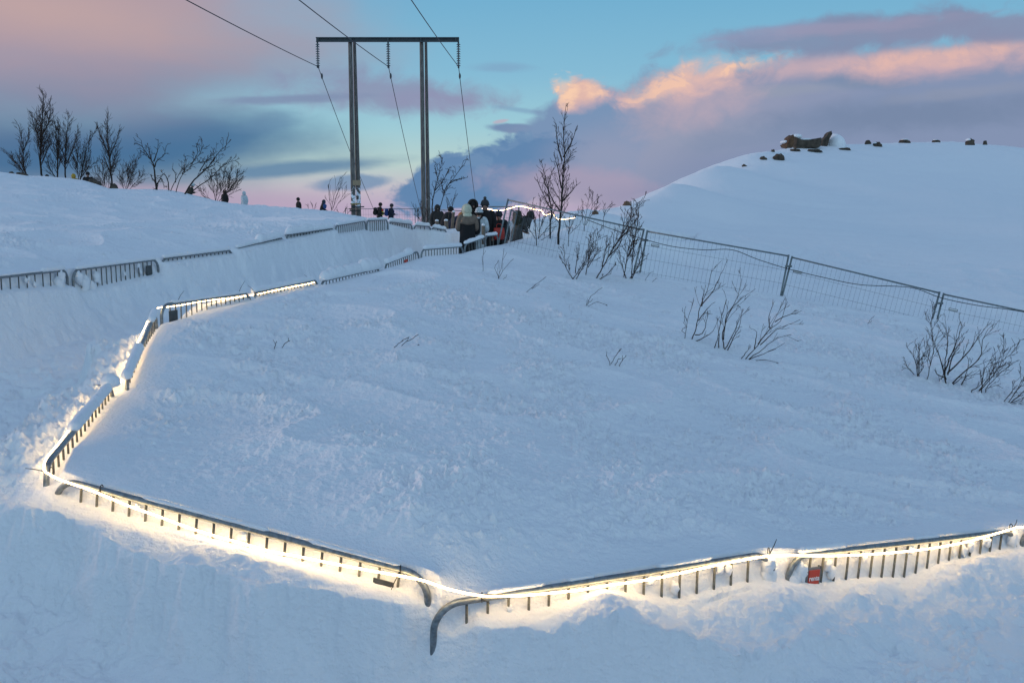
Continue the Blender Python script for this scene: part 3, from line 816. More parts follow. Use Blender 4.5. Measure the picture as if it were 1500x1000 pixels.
# ------------------------------------------------------------------ bare trees and shrubs
def rvec(rg):
    v = np.array([rg.gauss(0, 1) for _ in range(3)]); return v / np.linalg.norm(v)

def grow(mb, rg, p, d, Ln, r, lvl, P):
    n = max(3, int(Ln / P['seg'])); pts = [p.copy()]; rad = [r]
    d = d / np.linalg.norm(d); p = p.copy()
    for i in range(n):
        d = d + rvec(rg) * P['wob'] + np.array([0, 0, P['up']]) + np.array(P.get('wind', (0, 0, 0)))
        d /= np.linalg.norm(d)
        p = p + d * Ln / n; pts.append(p.copy()); rad.append(max(P['rmin'], r * (1 - .75 * (i + 1) / n)))
    mb.tube(pts, rad, 5 if r > .012 else (4 if r > P['rmin'] * 1.5 else 3), lvl == 0)
    if lvl >= P['lev']: return
    sprout(mb, rg, pts, rad, Ln, lvl, P)

def sprout(mb, rg, pts, rad, Ln, lvl, P, t0=None, crown=None):
    nc = max(1, int(P['dens'] * Ln * (P.get('decay', 1) ** lvl if lvl else P.get('dens0', 1.0)) + rg.random()))
    t0 = P['t0'] if t0 is None else t0
    n = len(pts) - 1
    for c in range(nc):
        t = t0 + (1 - t0) * (c + rg.random()) / nc
        k = min(int(t * n), n - 1); q = pts[k] + (pts[k + 1] - pts[k]) * (t * n - k)
        ax = pts[k + 1] - pts[k]; ax = ax / (np.linalg.norm(ax) + 1e-9)
        s = rvec(rg); s = s - ax * s.dot(ax); s /= np.linalg.norm(s)
        a = R(P['ang'] + rg.uniform(-13, 13))
        dd = ax * math.cos(a) + s * math.sin(a)
        if crown is not None: l2 = crown(t) * rg.uniform(.7, 1.15)
        else: l2 = Ln * P['ratio'] * (1 - .55 * t) * rg.uniform(.6, 1.2)
        if l2 < P.get('minlen', .03): l2 = P.get('minlen', .03) * rg.uniform(.8, 1.3)
        grow(mb, rg, q, dd, l2, max(P['rmin'], rad[k] * P.get('rr', .6)), lvl + 1, P)

BIRCH = dict(seg=.2, wob=.075, up=.075, rmin=.0068, lev=3, dens=11, ang=27, ratio=.55, t0=.12, rr=.42, decay=.62, minlen=.16)
GNARL = dict(seg=.14, wob=.22, up=.05, rmin=.0095, lev=3, dens=5.0, ang=42, ratio=.5, t0=.2, rr=.5, decay=.8, minlen=.12)
SHRUB = dict(seg=.07, wob=.13, up=.07, rmin=.0028, lev=3, dens=13, ang=31, ratio=.44, t0=.15, rr=.5, decay=.8, minlen=.06)

def tree(kind, label, px, py, Y, stems, P, r0, seed, group=None, crown=None, t0=.18, ground=None, cat='tree', n0=None):
    """stems: lists of pixel offsets (dx, dy up) traced from the base; each limb then carries its own twigs."""
    rg = random.Random(seed)
    o = at(px, py, Y)
    s = Y / F
    root = empty(kind, o); tag(root, label, cat, group)
    tr, cr = MB(), MB()
    for si, st in enumerate(stems):
        dep = 0; P3 = []
        for j, (dx, dy) in enumerate(st):
            if j: dep += rg.uniform(-.14, .14) * math.hypot(dx - st[j - 1][0], dy - st[j - 1][1]) * s * 2
            P3.append(np.array([dx * s, dep, dy * s]))
        Ln = sum(np.linalg.norm(P3[i + 1] - P3[i]) for i in range(len(P3) - 1))
        r0_ = r0 * .62; n = max(8, int(Ln / .18))
        pts = spline(P3, n); ra = r0_ * (1 if si == 0 else .66)
        pts = [p + rvec(rg) * .012 * (0 if i == 0 else 1) for i, p in enumerate(pts)]
        if si == 0: pts = [pts[0] + np.array([0, 0, -.5])] + pts
        rad = [max(P['rmin'] * 1.2, ra * (1 - .82 * (i / (len(pts) - 1)) ** .9)) for i in range(len(pts))]
        tr.tube(pts, rad, 7)
        cf = (lambda t, h=Ln: crown(t) * h) if crown else None
        sprout(cr, rg, pts, rad, Ln, 0, dict(P, dens0=n0 or 1.0), t0, cf)
    tr.build('trunk', BARK, root); cr.build('crown', TWIG, root)
    return root

bc = lambda t: .36 * max(.2, (1 - t) ** .8) + .03
G1 = 'bare trees on the left ridge'
tree('birch_tree', 'leftmost small bare birch with low sprawling twigs on the left ridge', 41, 262, 55, [[(0, 0), (-5, 20), (-4, 45), (-13, 78)], [(0, 0), (-15, 22), (-34, 40)], [(-4, 40), (4, 55), (7, 72)]], BIRCH, .085, 11, G1, bc, .1)
tree('birch_tree', 'tallest bare birch on the left ridge', 62, 264, 55, [[(0, 0), (-1, 30), (2, 65), (4, 90), (10, 122)], [(1, 55), (-6, 75), (-12, 92)], [(2, 60), (12, 85), (18, 112)]], BIRCH, .10, 12, G1, bc, .18)
tree('birch_tree', 'slim bare birch right next to the tallest one on the left ridge', 84, 265, 55, [[(0, 0), (4, 30), (3, 60), (1, 84)], [(0, 0), (-8, 20), (-14, 42)], [(3, 30), (9, 60), (12, 82)]], BIRCH, .08, 13, G1, bc, .15)
tree('birch_tree', 'straight bare birch in the middle of the left ridge clump', 96, 265, 55.5, [[(0, 0), (4, 28), (6, 60), (10, 92)], [(3, 24), (14, 50), (20, 76)]], BIRCH, .08, 14, G1, bc, .18)
tree('birch_tree', 'low bare birch fanning right at the edge of the left ridge clump', 116, 270, 54, [[(0, 0), (4, 25), (14, 50), (28, 80)], [(0, 0), (-3, 30), (2, 60)], [(2, 8), (16, 22), (30, 34)]], BIRCH, .06, 15, G1, bc, .12)
tree('birch_tree', 'lone upright bare birch on the left ridge, dark boulder at its foot', 165, 280, 52, [[(0, 0), (0, 36), (-2, 70), (2, 111)], [(-1, 48), (-10, 72), (-18, 92)], [(-1, 50), (8, 72), (14, 88)]], BIRCH, .085, 16, G1, lambda t: .30 * max(.12, (1 - t) ** .7) + .02, .2)
tree('birch_shrub', 'dense low bare bush left of the lone upright birch', 156, 280, 51, [[(0, 0), (-8, 14), (-16, 30)], [(0, 0), (-2, 20), (-4, 40)], [(-2, 0), (-10, 8), (-18, 12)], [(2, 0), (6, 20), (12, 34)]], BIRCH, .03, 17, G1, None, .1, cat='shrub')
tree('birch_shrub', 'slanting bare bush right of the lone upright birch', 184, 282, 51, [[(0, 0), (10, 20), (20, 46)], [(0, 0), (-6, 14), (-2, 34)], [(2, 0), (14, 14), (24, 26)], [(0, 0), (4, 22), (8, 38)]], BIRCH, .035, 18, G1, None, .15, cat='shrub')
tree('gnarled_tree', 'crooked bare tree with forked antler-like top on the left ridge', 230.5, 282, 50, [[(0, 0), (-1, 25), (-2, 38), (-8, 50), (-16, 62), (-18, 74)], [(-2, 36), (2, 45), (12, 52), (17, 66)], [(-2, 36), (-8, 52), (-12, 70)], [(-3, 44), (2, 58), (3, 73)], [(0, 10), (-8, 26)], [(0, 12), (8, 20), (12, 6)]], GNARL, .085, 21, G1, lambda t: .16, .3)
tree('gnarled_tree', 'crooked bare tree with looping low branch on the left ridge', 248, 284, 50, [[(0, 0), (-3, 20), (-8, 28), (-14, 18), (-18, 8)], [(0, 0), (10, 16), (20, 30), (30, 38), (46, 54), (54, 70)], [(9, -1), (16, 22), (28, 36), (42, 44), (56, 46)], [(20, 28), (26, 40), (26, 54)], [(10, 16), (10, 28), (7, 36)], [(34, 42), (44, 58), (42, 72)], [(46, 44), (58, 48), (64, 56)]], GNARL, .055, 22, G1, lambda t: .16, .3)
tree('gnarled_tree', 'wind bent bare tree leaning far right on the left ridge', 270, 286, 49, [[(0, 0), (12, 20), (28, 36), (38, 48), (50, 62), (61, 72)], [(10, 4), (22, 14), (38, 26), (50, 38), (60, 46), (72, 50)], [(24, 34), (34, 50), (44, 60)], [(28, 36), (42, 42), (52, 52)], [(38, 26), (52, 30)]], GNARL, .075, 23, G1, lambda t: .17, .3)
tree('birch_shrub', 'wide bare bush behind the figure with the dark hood on the left ridge', 316, 296, 52, [[(0, 0), (-4, 22), (-8, 36)], [(2, 0), (10, 24), (14, 44)], [(4, 0), (24, 22), (38, 40)], [(-2, 0), (-14, 10), (-20, 20)], [(4, 0), (16, 16), (22, 44)], [(0, 0), (4, 18), (6, 40)]], BIRCH, .034, 24, G1, None, .15, cat='shrub')
tree('birch_shrub', 'thin dry bush just left of the left twin pole', 485, 312, 48, [[(0, 0), (4, 20), (14, 52)], [(1, 0), (-2, 24), (-3, 40)], [(2, 0), (14, 18), (24, 34)], [(2, 4), (10, 26), (18, 44)]], dict(BIRCH, lev=2, dens=4), .028, 25, 'bushes on the skyline', None, .2, cat='shrub')
tree('dry_stalk', 'small dry stalks on the crest between the two dark walkers', 459, 308, 46, [[(0, 0), (-2, 10)], [(1, 0), (4, 8)], [(-6, -1), (-9, 8)]], dict(BIRCH, lev=1), .014, 26, 'bushes on the skyline', None, .3, cat='plant')
tree('dry_stalk', 'small dry stalks right of the bush by the left twin pole', 498, 316, 44, [[(0, 0), (-4, 9)], [(2, 0), (10, 12)], [(8, -1), (16, 10)]], dict(BIRCH, lev=1), .014, 27, 'bushes on the skyline', None, .3, cat='plant')
tree('gnarled_tree', 'bare gnarled tree leaning right beside the right twin pole', 634, 330, 47, [[(0, 0), (0, 28), (4, 50), (10, 72), (16, 96)], [(2, 2), (10, 22), (16, 40), (18, 50), (30, 66), (47, 88)], [(4, 50), (16, 64), (26, 84)], [(18, 46), (14, 60), (24, 78)], [(24, 60), (38, 66), (48, 68)], [(8, 66), (4, 84)]], GNARL, .065, 28, None, lambda t: .16, .35)
tree('birch_shrub', 'thin bare bush low at the foot of the right twin pole', 622, 332, 44, [[(0, 0), (-8, 12), (-14, 26)], [(2, 0), (-3, 16), (-6, 34)], [(0, 1), (5, 12), (4, 24)]], dict(BIRCH, lev=2), .022, 29, 'bushes on the skyline', None, .2, cat='shrub')
tree('birch_shrub', 'thin upright twigs between the right twin pole and the crowd', 660, 322, 40, [[(0, 0), (2, 18), (8, 38)], [(0, 0), (-4, 16), (-3, 30)]], dict(BIRCH, lev=1), .018, 30, 'bushes on the skyline', None, .2, cat='shrub')
# middle clump behind the mesh fence
NB = dict(BIRCH, rmin=.0052, seg=.12, dens=11, minlen=.10)
tree('birch_tree', 'tallest slim bare birch behind the mesh fence start', 818, 343, 27.5, [[(0, 0), (4, 40), (5, 80), (8, 110), (6, 140), (9, 178)], [(4, 66), (-2, 96), (-6, 110)], [(5, 105), (-2, 130), (-4, 158)], [(6, 110), (17, 130), (24, 150)], [(3, 30), (-14, 60), (-26, 88)], [(4, 46), (18, 60), (26, 72)]], NB, .055, 41, 'bare trees behind the mesh fence', lambda t: .22 * max(.25, (1 - t) ** .6), .12)
tree('birch_tree', 'shorter bare birch left of the tallest one behind the mesh fence', 806, 338, 28, [[(0, 0), (1, 36), (-4, 66), (6, 92)], [(1, 30), (-10, 52), (-20, 74)], [(-3, 60), (-8, 80), (-14, 100)]], NB, .04, 42, 'bare trees behind the mesh fence', lambda t: .26 * max(.25, (1 - t) ** .6), .12)
NS = dict(SHRUB, rmin=.0052, seg=.09, dens=7.5, lev=3)
tree('bare_shrub', 'dense dark shrub just right of the grey coated person at the fence', 786, 350, 26.4, [[(0, 0), (-4, 30), (-6, 52)], [(2, 0), (8, 24), (14, 46)], [(-2, 0), (-14, 24), (-10, 46)], [(3, 0), (4, 34), (6, 60)], [(4, 2), (18, 20), (22, 44)], [(6, -2), (16, 4), (24, 12)]], NS, .02, 43, 'shrubs along the mesh fence', None, .15, cat='shrub')
tree('bare_shrub', 'small shrub at the foot of the tallest birch behind the mesh fence', 833, 343, 28, [[(0, 0), (-4, 12), (-8, 24)], [(0, 0), (6, 16), (12, 30)], [(-1, 0), (1, 14), (2, 30)], [(1, 0), (10, 8), (16, 14)]], NS, .014, 44, 'shrubs along the mesh fence', None, .1, cat='shrub')
tree('bare_shrub', 'upright bare shrub behind the fence between the birch and the hill', 856, 330, 31, [[(0, 0), (3, 20), (8, 52)], [(2, 0), (14, 22), (20, 42)], [(-1, 0), (-4, 16), (-2, 34)], [(1, 0), (10, 24), (12, 50)]], NS, .016, 45, 'shrubs along the mesh fence', None, .2, cat='shrub')
tree('bare_shrub', 'thin bare shrub on the snow rim left of the brown rock', 884, 318, 36, [[(0, 0), (4, 10), (14, 22)], [(0, 0), (8, 12), (12, 16)], [(1, 0), (0, 12), (2, 20)]], NS, .014, 46, 'shrubs along the mesh fence', None, .2, cat='shrub')

def shrub(label, px, py, stems, r0, seed, P=None, kind='bare_shrub', group='bare shrubs poking through the snow', cat='shrub', t0=.2):
    """a bush: each main stem is its own part"""
    rg = random.Random(seed); o = hit(px, py); Y = o[1]; s = Y / F
    P = dict(SHRUB, **(P or {}))
    root = empty(kind, o); tag(root, label, cat, group)
    for si, st in enumerate(stems):
        mb = MB(); dep = rg.uniform(-.05, .05); P3 = []
        for j, (dx, dy) in enumerate(st):
            if j: dep += rg.uniform(-.2, .2) * math.hypot(dx - st[j - 1][0], dy - st[j - 1][1]) * s
            P3.append(np.array([dx * s, dep, dy * s]))
        Ln = sum(np.linalg.norm(P3[i + 1] - P3[i]) for i in range(len(P3) - 1))
        n = max(6, int(Ln / .08)); pts = spline(P3, n)
        pts = [p + rvec(rg) * .008 * (0 if i == 0 else 1) for i, p in enumerate(pts)]
        g0 = gz(o[0] + pts[0][0], o[1] + pts[0][1]) - o[2]
        if st[0][1] <= 4: pts = [np.array([pts[0][0] - (pts[1][0] - pts[0][0]) * .5, pts[0][1], min(g0, pts[0][2]) - .06])] + pts
        rad = [max(P['rmin'] * 1.15, r0 * .8 * (1 - .8 * i / (len(pts) - 1))) for i in range(len(pts))]
        mb.tube(pts, rad, 6)
        if P['lev'] > 0: sprout(mb, rg, pts, rad, Ln, 0, P, t0)
        mb.build('stem', TWIG, root)
    return root

W = dict(wind=(.03, 0, 0))
# right shrubs
shrub('small bare shrub at the left edge of the big dark shrub below the mesh fence', 1343, 552, [[(0, 0), (-3, 20), (-10, 34), (-18, 44)], [(0, 0), (-2, 26), (-6, 50)], [(3, -2), (2, 24), (1, 52)], [(2, 0), (10, 12), (9, 28)], [(-1, 0), (-12, 12), (-22, 26)]], .009, 51, W)
shrub('thin upright bare stem between the small and the big dark shrub', 1359, 559, [[(0, 0), (3, 30), (6, 56), (2, 80), (3, 104)], [(3, 24), (-2, 40), (-4, 58)]], .009, 52, W)
shrub('big dark many-stemmed bare shrub below the right post pair', 1386, 562, [[(0, 0), (-2, 24), (0, 50), (0, 74), (-8, 90)], [(0, 6), (-14, 40), (-22, 62)], [(-2, 18), (10, 46), (18, 70), (22, 88)], [(0, 16), (24, 46), (36, 64), (46, 84)], [(-12, -8), (-4, 10), (-2, 20)], [(6, -6), (28, 14), (50, 40), (54, 64), (62, 80)], [(24, -2), (30, 14), (32, 40)], [(0, 14), (4, 50), (10, 84)], [(-4, 10), (-14, 14), (-20, 22)], [(4, -10), (16, 0), (26, 10)]], .015, 53, dict(W, dens=7.5))
shrub('right leaning bare shrub between the big dark shrub and the frame edge', 1434, 575, [[(0, 0), (14, 24), (26, 50), (34, 76)], [(0, 0), (18, 26), (34, 50), (52, 68)], [(-11, 4), (2, 12), (4, 30)], [(8, -6), (14, 8), (30, 30), (46, 44)], [(2, 2), (2, 30), (10, 50)]], .011, 54, W)
shrub('bare shrub clipped by the right frame edge', 1474, 590, [[(0, 0), (14, 20), (24, 42), (34, 56)], [(0, 0), (16, 6), (30, 14)], [(-4, 2), (6, 18), (8, 34)], [(4, 0), (18, 16), (34, 34)]], .009, 55, W)
# middle shrubs
shrub('thin two-pronged sapling at the left end of the middle shrubs', 1003, 497, [[(0, 0), (3, 24), (8, 40), (13, 58)], [(3, 26), (0, 36), (1, 48)], [(0, 8), (-5, 12)]], .007, 61, dict(W, dens=3))
shrub('tall forked bare shrub second from the left in the middle of the slope', 1014, 498, [[(0, 0), (6, 20), (12, 50), (22, 76), (27, 106)], [(12, 50), (26, 66), (34, 84), (44, 104)], [(3, 8), (14, 10), (20, 28), (22, 44)], [(9, 28), (20, 46), (32, 56)], [(4, -2), (18, 4), (30, 14), (36, 28)], [(12, 50), (14, 66), (18, 82)]], .012, 62, dict(W, dens=4))
shrub('dense bundled bare shrub in the middle of the slope', 1061, 512, [[(0, 0), (8, 14), (16, 30), (22, 46), (34, 64)], [(5, 0), (12, 20), (20, 38), (22, 58)], [(0, 1), (-3, 24), (4, 50), (12, 70), (18, 90), (20, 106)], [(-1, 14), (2, 48), (14, 66), (32, 82)], [(-8, 2), (-9, 26), (-6, 48), (0, 74)], [(-16, 2), (-12, 14), (-10, 24)]], .012, 63, dict(W, dens=5))
shrub('right leaning fan shaped bare shrub in the middle of the slope', 1092, 526, [[(0, 0), (20, 24), (40, 56), (58, 92)], [(18, 22), (34, 42), (50, 56), (62, 84)], [(5, 0), (26, 16), (46, 32), (66, 36)], [(20, 22), (44, 44), (80, 58)], [(5, 0), (30, 10), (58, 24)], [(40, 56), (60, 66), (80, 72)], [(12, 16), (16, 36), (12, 44)], [(34, 46), (32, 64), (38, 86)], [(-6, 2), (2, 12), (8, 20)], [(6, -2), (28, 0), (48, -5)]], .010, 64, dict(W, dens=3))
# shrubs in front of the mesh fence
shrub('low bare shrub with a long bow-shaped left twig in front of the fence', 839, 409, [[(0, 0), (-8, 12), (-12, 24), (-13, 46)], [(0, 0), (10, 14), (20, 30), (26, 40)], [(5, 0), (16, 20), (26, 34)], [(4, 8), (6, 28), (10, 44)]], .013, 71, dict(rmin=.0045))
shrub('slim dark bare shrub between the bow-twig shrub and the tall leaning one', 858, 402, [[(0, 0), (4, 22), (12, 44), (18, 62)], [(4, 22), (4, 40), (8, 58)], [(3, 10), (14, 28), (18, 36)]], .014, 72, dict(dens=13, rmin=.0045))
shrub('tall right leaning bare shrub reaching above the fence rail', 874, 407, [[(0, 0), (14, 26), (28, 50), (44, 78), (64, 108)], [(8, 16), (12, 40), (16, 58)], [(16, 30), (34, 50), (38, 70), (40, 96)], [(4, -2), (18, 8), (28, 22)], [(30, 54), (50, 76), (52, 96)]], .018, 73, dict(dens=10, ratio=.36, rmin=.0046))
shrub('bushy upright bare shrub at the first fence post pair', 914, 407, [[(0, 0), (4, 30), (8, 60), (8, 96)], [(2, 2), (-6, 24), (-8, 40)], [(11, -2), (12, 30), (18, 70), (22, 104)], [(12, 0), (22, 22), (26, 44)], [(8, -2), (18, 14), (30, 34)], [(5, 30), (14, 50), (16, 84)]], .015, 74, dict(dens=13, ratio=.32, rmin=.0046))
# little twigs
TW = dict(lev=1, dens=3, rmin=.0032)
shrub('upright single stick in front of the snow topped barriers', 707.5, 399, [[(0, 0), (0, 18), (3, 46)]], .007, 81, TW, 'dry_stalk', 'small twigs poking through the snow', 'plant')
shrub('branching twig cluster right of the upright single stick', 730, 408, [[(0, 0), (4, 16), (8, 44)], [(0, 0), (10, 16), (22, 28)], [(1, 0), (-5, 14), (0, 26)], [(3, -4), (12, 2)]], .007, 82, TW, 'dry_stalk', 'small twigs poking through the snow', 'plant')
shrub('single slanting twig on the rough snow left of the low twig tuft', 771, 429, [[(0, 0), (14, 12), (29, 24)], [(8, 6), (16, 10)]], .006, 83, TW, 'dry_stalk', 'small twigs poking through the snow', 'plant')
shrub('low twig tuft below the bow-twig shrub', 858, 449, [[(0, 0), (8, 14), (24, 28)], [(4, 0), (16, 6), (32, 2)], [(2, 1), (10, 10)]], .006, 84, TW, 'dry_stalk', 'small twigs poking through the snow', 'plant')
shrub('three slanting twigs in the middle of the snowfield', 578, 508, [[(0, 0), (10, 8), (22, 15)], [(9, 0), (22, 10), (36, 18)], [(20, -6), (28, -2), (36, 3)]], .0055, 85, dict(TW, dens=1.2), 'dry_stalk', 'small twigs poking through the snow', 'plant')
shrub('two faint short twigs on the snowfield below the glowing upper barriers', 401, 511, [[(0, 0), (4, 10)], [(10, 0), (16, 7), (24, 13)]], .0045, 86, dict(TW, dens=1), 'dry_stalk', 'small twigs poking through the snow', 'plant')
shrub('small spiky twig clump in the centre of the snowfield', 893, 534, [[(0, 0), (-3, 8), (-6, 15)], [(2, 0), (10, 14), (17, 22)], [(14, -2), (20, 8), (24, 14)], [(22, -6), (28, -8), (34, -11)], [(8, 0), (14, 8)]], .0055, 87, dict(TW, dens=2), 'dry_stalk', 'small twigs poking through the snow', 'plant')
shrub('short twigs at the foot of the bushy shrub by the first post pair', 945, 412, [[(0, 0), (4, 8), (8, 12)], [(10, -2), (16, 4)]], .006, 88, TW, 'dry_stalk', 'small twigs poking through the snow', 'plant')
shrub('tiny pair of twigs below the fence panel with the small plate', 1270, 474, [[(0, 0), (4, 6), (8, 9)], [(2, 0), (8, 3)]], .005, 89, dict(TW, dens=1), 'dry_stalk', 'small twigs poking through the snow', 'plant')

# ------------------------------------------------------------------ rocks
def rock(label, px, py, w, h, seed, Y=None, cap=0.0, dpt=.8, group='dark boulders on the snowy hilltop', rot=0, kind='boulder', mat=None):
    rg = random.Random(seed)
    p = at(px, py, Y) if Y else hit(px, py)
    s = p[1] / F; a, b = w / 2 * s, h / 2 * s
    ph = [rg.uniform(0, 6.28) for _ in range(8)]
    root = empty(kind, p); tag(root, label, 'rock', group)
    n = rg.choice((7, 8, 9)); prof = [(-a * 1.05, -b * .9)]
    for q in range(n):
        t = math.pi * (1 - (q + rg.uniform(.15, .85)) / n); k = rg.uniform(.72, 1.12)
        prof.append((a * k * math.cos(t), -b * .3 + b * 1.75 * k * math.sin(t) ** .7))
    prof.append((a * 1.05, -b * .9))
    if rot:
        c, sn = math.cos(R(rot)), math.sin(R(rot)); prof = [(x * c - z * sn, x * sn + z * c) for x, z in prof]
    mb = MB(); rings = []
    for yy, k in ((-1.0, .55), (-.75, .85), (-.2, 1.0), (.4, .98), (.8, .8), (1.1, .5)):
        rings.append([np.array([x * k * rg.uniform(.93, 1.07), yy * a * dpt, z * (k * .5 + .5) * rg.uniform(.93, 1.07)]) for x, z in prof])
    mb.loft(rings); mb.build('stone', mat or ROCK, root, False)
    if cap:
        mb = MB(); mb.ell((a * cap[0], .0, b * .75 + b * cap[1]), (a * cap[2], a * dpt * .9, b * cap[3]), 16, 10, lambda d: 1 + .12 * math.sin(3 * d[0] + ph[3]) * math.cos(4 * d[1] + ph[4])); mb.build('snow_cap', SNOW, root)
    return root
def profile_rock(label, px, py, prof, depth, seed, mat=None, caps=()):
    p = hit(px, py); s = p[1] / F; rg = random.Random(seed)
    root = empty('boulder', p); tag(root, label, 'rock', 'dark boulders on the snowy hilltop')
    mb = MB()
    rings = [[np.array([x * s * k + rg.uniform(-.035, .035), yy * depth, y * s * (k * .5 + .5) - .08 + rg.uniform(-.03, .03)]) for x, y in prof] for yy, k in ((-.5, .82), (-.3, .98), (.1, 1.0), (.7, 1.0), (1.3, .8))]
    mb.loft(rings); mb.build('stone', mat or ROCK, root, False)
    for cx, cz, rx, rz in caps:
        mb = MB(); mb.ell((cx * s, depth * .5, cz * s), (rx * s, depth * .7, rz * s), 16, 9, lambda d: 1 + .1 * math.sin(4 * d[0] + cx) + .06 * math.sin(6 * d[1])); mb.build('snow_cap', SNOW, root)
    return root
RUST = plain('rusty_rock', (.10, .052, .026), .9, 0, .6, 3.0, .6)
profile_rock('long flat-faced brown boulder, biggest of the hilltop rocks', 1180, 216, [(-19, -3), (-19, 6), (-18, 16), (-13, 13.5), (-7, 12), (2, 11.5), (10, 13), (17, 14.5), (21, 15), (21.5, 9), (20, 2), (16, 0), (8, 1.5), (-2, 0), (-10, -2)], 1.0, 3, None, [(-13, 15, 9, 4.5), (0, 11, 10, 2.4)])
profile_rock('rusty brown rock leaning at the left end of the biggest hilltop boulder', 1156, 212, [(-7, -2), (-8, 2), (-5, 4), (-3, 8), (-1, 13), (3, 16), (6, 13), (5, 7), (6, 1), (3, -2)], .6, 5, RUST, [(-6, 4, 4, 2.5)])
profile_rock('upright dark rock with a snow drift on its right, beside the biggest hilltop boulder', 1208, 214, [(-6, -2), (-7, 3), (-5, 9), (-2, 13), (1, 15), (4, 20), (8, 22), (9, 18), (6, 12), (4, 6), (2, 0), (0, -2)], .6, 6)
mbs = MB(); pp = hit(1228, 214); ss = pp[1] / F
mbs.ell((-2 * ss, 1.1, 1 * ss), (17 * ss, 1.7, 17 * ss), 24, 14, lambda d: 1 + .03 * math.sin(4 * d[0] + 1)); dr = mbs.build('snow_drift', SNOW); dr.location = pp; tag(dr, 'rounded snow drift against the upright dark hilltop rock', 'snow drift')
rock('small dark rock below the biggest hilltop boulder, left of a pair', 1118, 233, 11, 6, 7)
rock('pale-veined dark rock low on the left of the hilltop, split in two', 1140, 233, 18, 10, 8, cap=(.1, .3, .5, .3))
rock('tiny brown rock above the split dark rock', 1132, 223, 6, 5, 9)
rock('flat dark rock sliver just below the biggest hilltop boulder', 1164, 221, 16, 3.5, 10)
rock('flat dark rock sliver below the right end of the biggest boulder', 1192, 221.5, 24, 3, 11)
rock('thin rock sliver below the upright dark rock', 1236, 219, 18, 3, 12)
rock('faint rock chip lowest on the left flank of the hilltop', 1090, 244, 8, 4, 13)
rock('round dark rock, left half of the pair right of the upright rock', 1272, 211.5, 10, 8, 14)
rock('low dark rock, right half of the pair right of the upright rock', 1285, 214.5, 14, 7, 15, cap=(-.4, .3, .6, .4))
rock('small dark rock with a white top in the middle of the hilltop skyline', 1325, 209.5, 16, 6.5, 16, cap=(.0, .6, .7, .35))
rock('little dark rock on the skyline left of the white-shouldered one', 1371, 208.5, 11, 5, 17, cap=(-.2, .5, .6, .35))
rock('dark rock with a white left shoulder on the hilltop skyline', 1421, 209, 12, 8, 18, cap=(-.45, .2, .6, .5))
rock('rightmost tiny dark rock on the hilltop skyline', 1443, 210, 6, 5, 19)
BROWN = plain('brown_rock', (.14, .085, .05), .9, 0, .3, 5)
rock('small brown rock at the foot of the right hill, on its skyline', 918, 298.5, 12, 6, 20, Y=50, group='brown rocks by the rim', mat=BROWN)
rock('small brown rock on the snow rim left of the hill', 872, 312, 9, 5, 21, Y=36, group='brown rocks by the rim', cap=(0, .6, .8, .4), mat=BROWN)
rock('low dark boulder at the far left of the ridge, left of the smallest birch', 17, 256, 9, 6, 22, Y=50, group='dark boulders on the left ridge')
rock('wider dark boulder among the low birch twigs at the far left', 33, 258, 18, 8, 23, Y=50, group='dark boulders on the left ridge')
rock('dark pointed boulder at the foot of the lone upright birch', 166, 278, 13, 15, 24, Y=50, group='dark boulders on the left ridge')
rock('low dark boulder sloping right of the dark head in the left ridge bushes', 139, 268, 18, 7, 25, Y=50, group='dark boulders on the left ridge', rot=-18)

# ------------------------------------------------------------------ people
def skin_mesh(verts, edges, radii, sub=1):
    me = bpy.data.meshes.new('person'); me.from_pydata([tuple(v) for v in verts], edges, [])
    o = bpy.data.objects.new('person_tmp', me); COL.objects.link(o)
    md = o.modifiers.new('s', 'SKIN'); md.use_smooth_shade = True
    sv = me.skin_vertices[0].data
    for i, r in enumerate(radii): sv[i].radius = (r if not isinstance(r, tuple) else r[0], r if not isinstance(r, tuple) else r[1])
    sv[0].use_root = True
    ms = o.modifiers.new('u', 'SUBSURF'); ms.levels = sub; ms.render_levels = sub
    bpy.context.view_layer.update()
    dg = bpy.context.evaluated_depsgraph_get()
    out = bpy.data.meshes.new_from_object(o.evaluated_get(dg))
    COL.objects.unlink(o); bpy.data.objects.remove(o)
    return out

CM = {}
def cm(col):
    if col not in CM: CM[col] = cloth('cloth_%d' % len(CM), col)
    return CM[col]
BLACK, NAVY, GREY, WHITE, CREAM, TAUPE, OLIVE, BLUE = (.006, .006, .007), (.008, .012, .028), (.05, .053, .053), (.50, .55, .57), (.50, .50, .38), (.17, .125, .095), (.03, .032, .02), (.015, .04, .16)

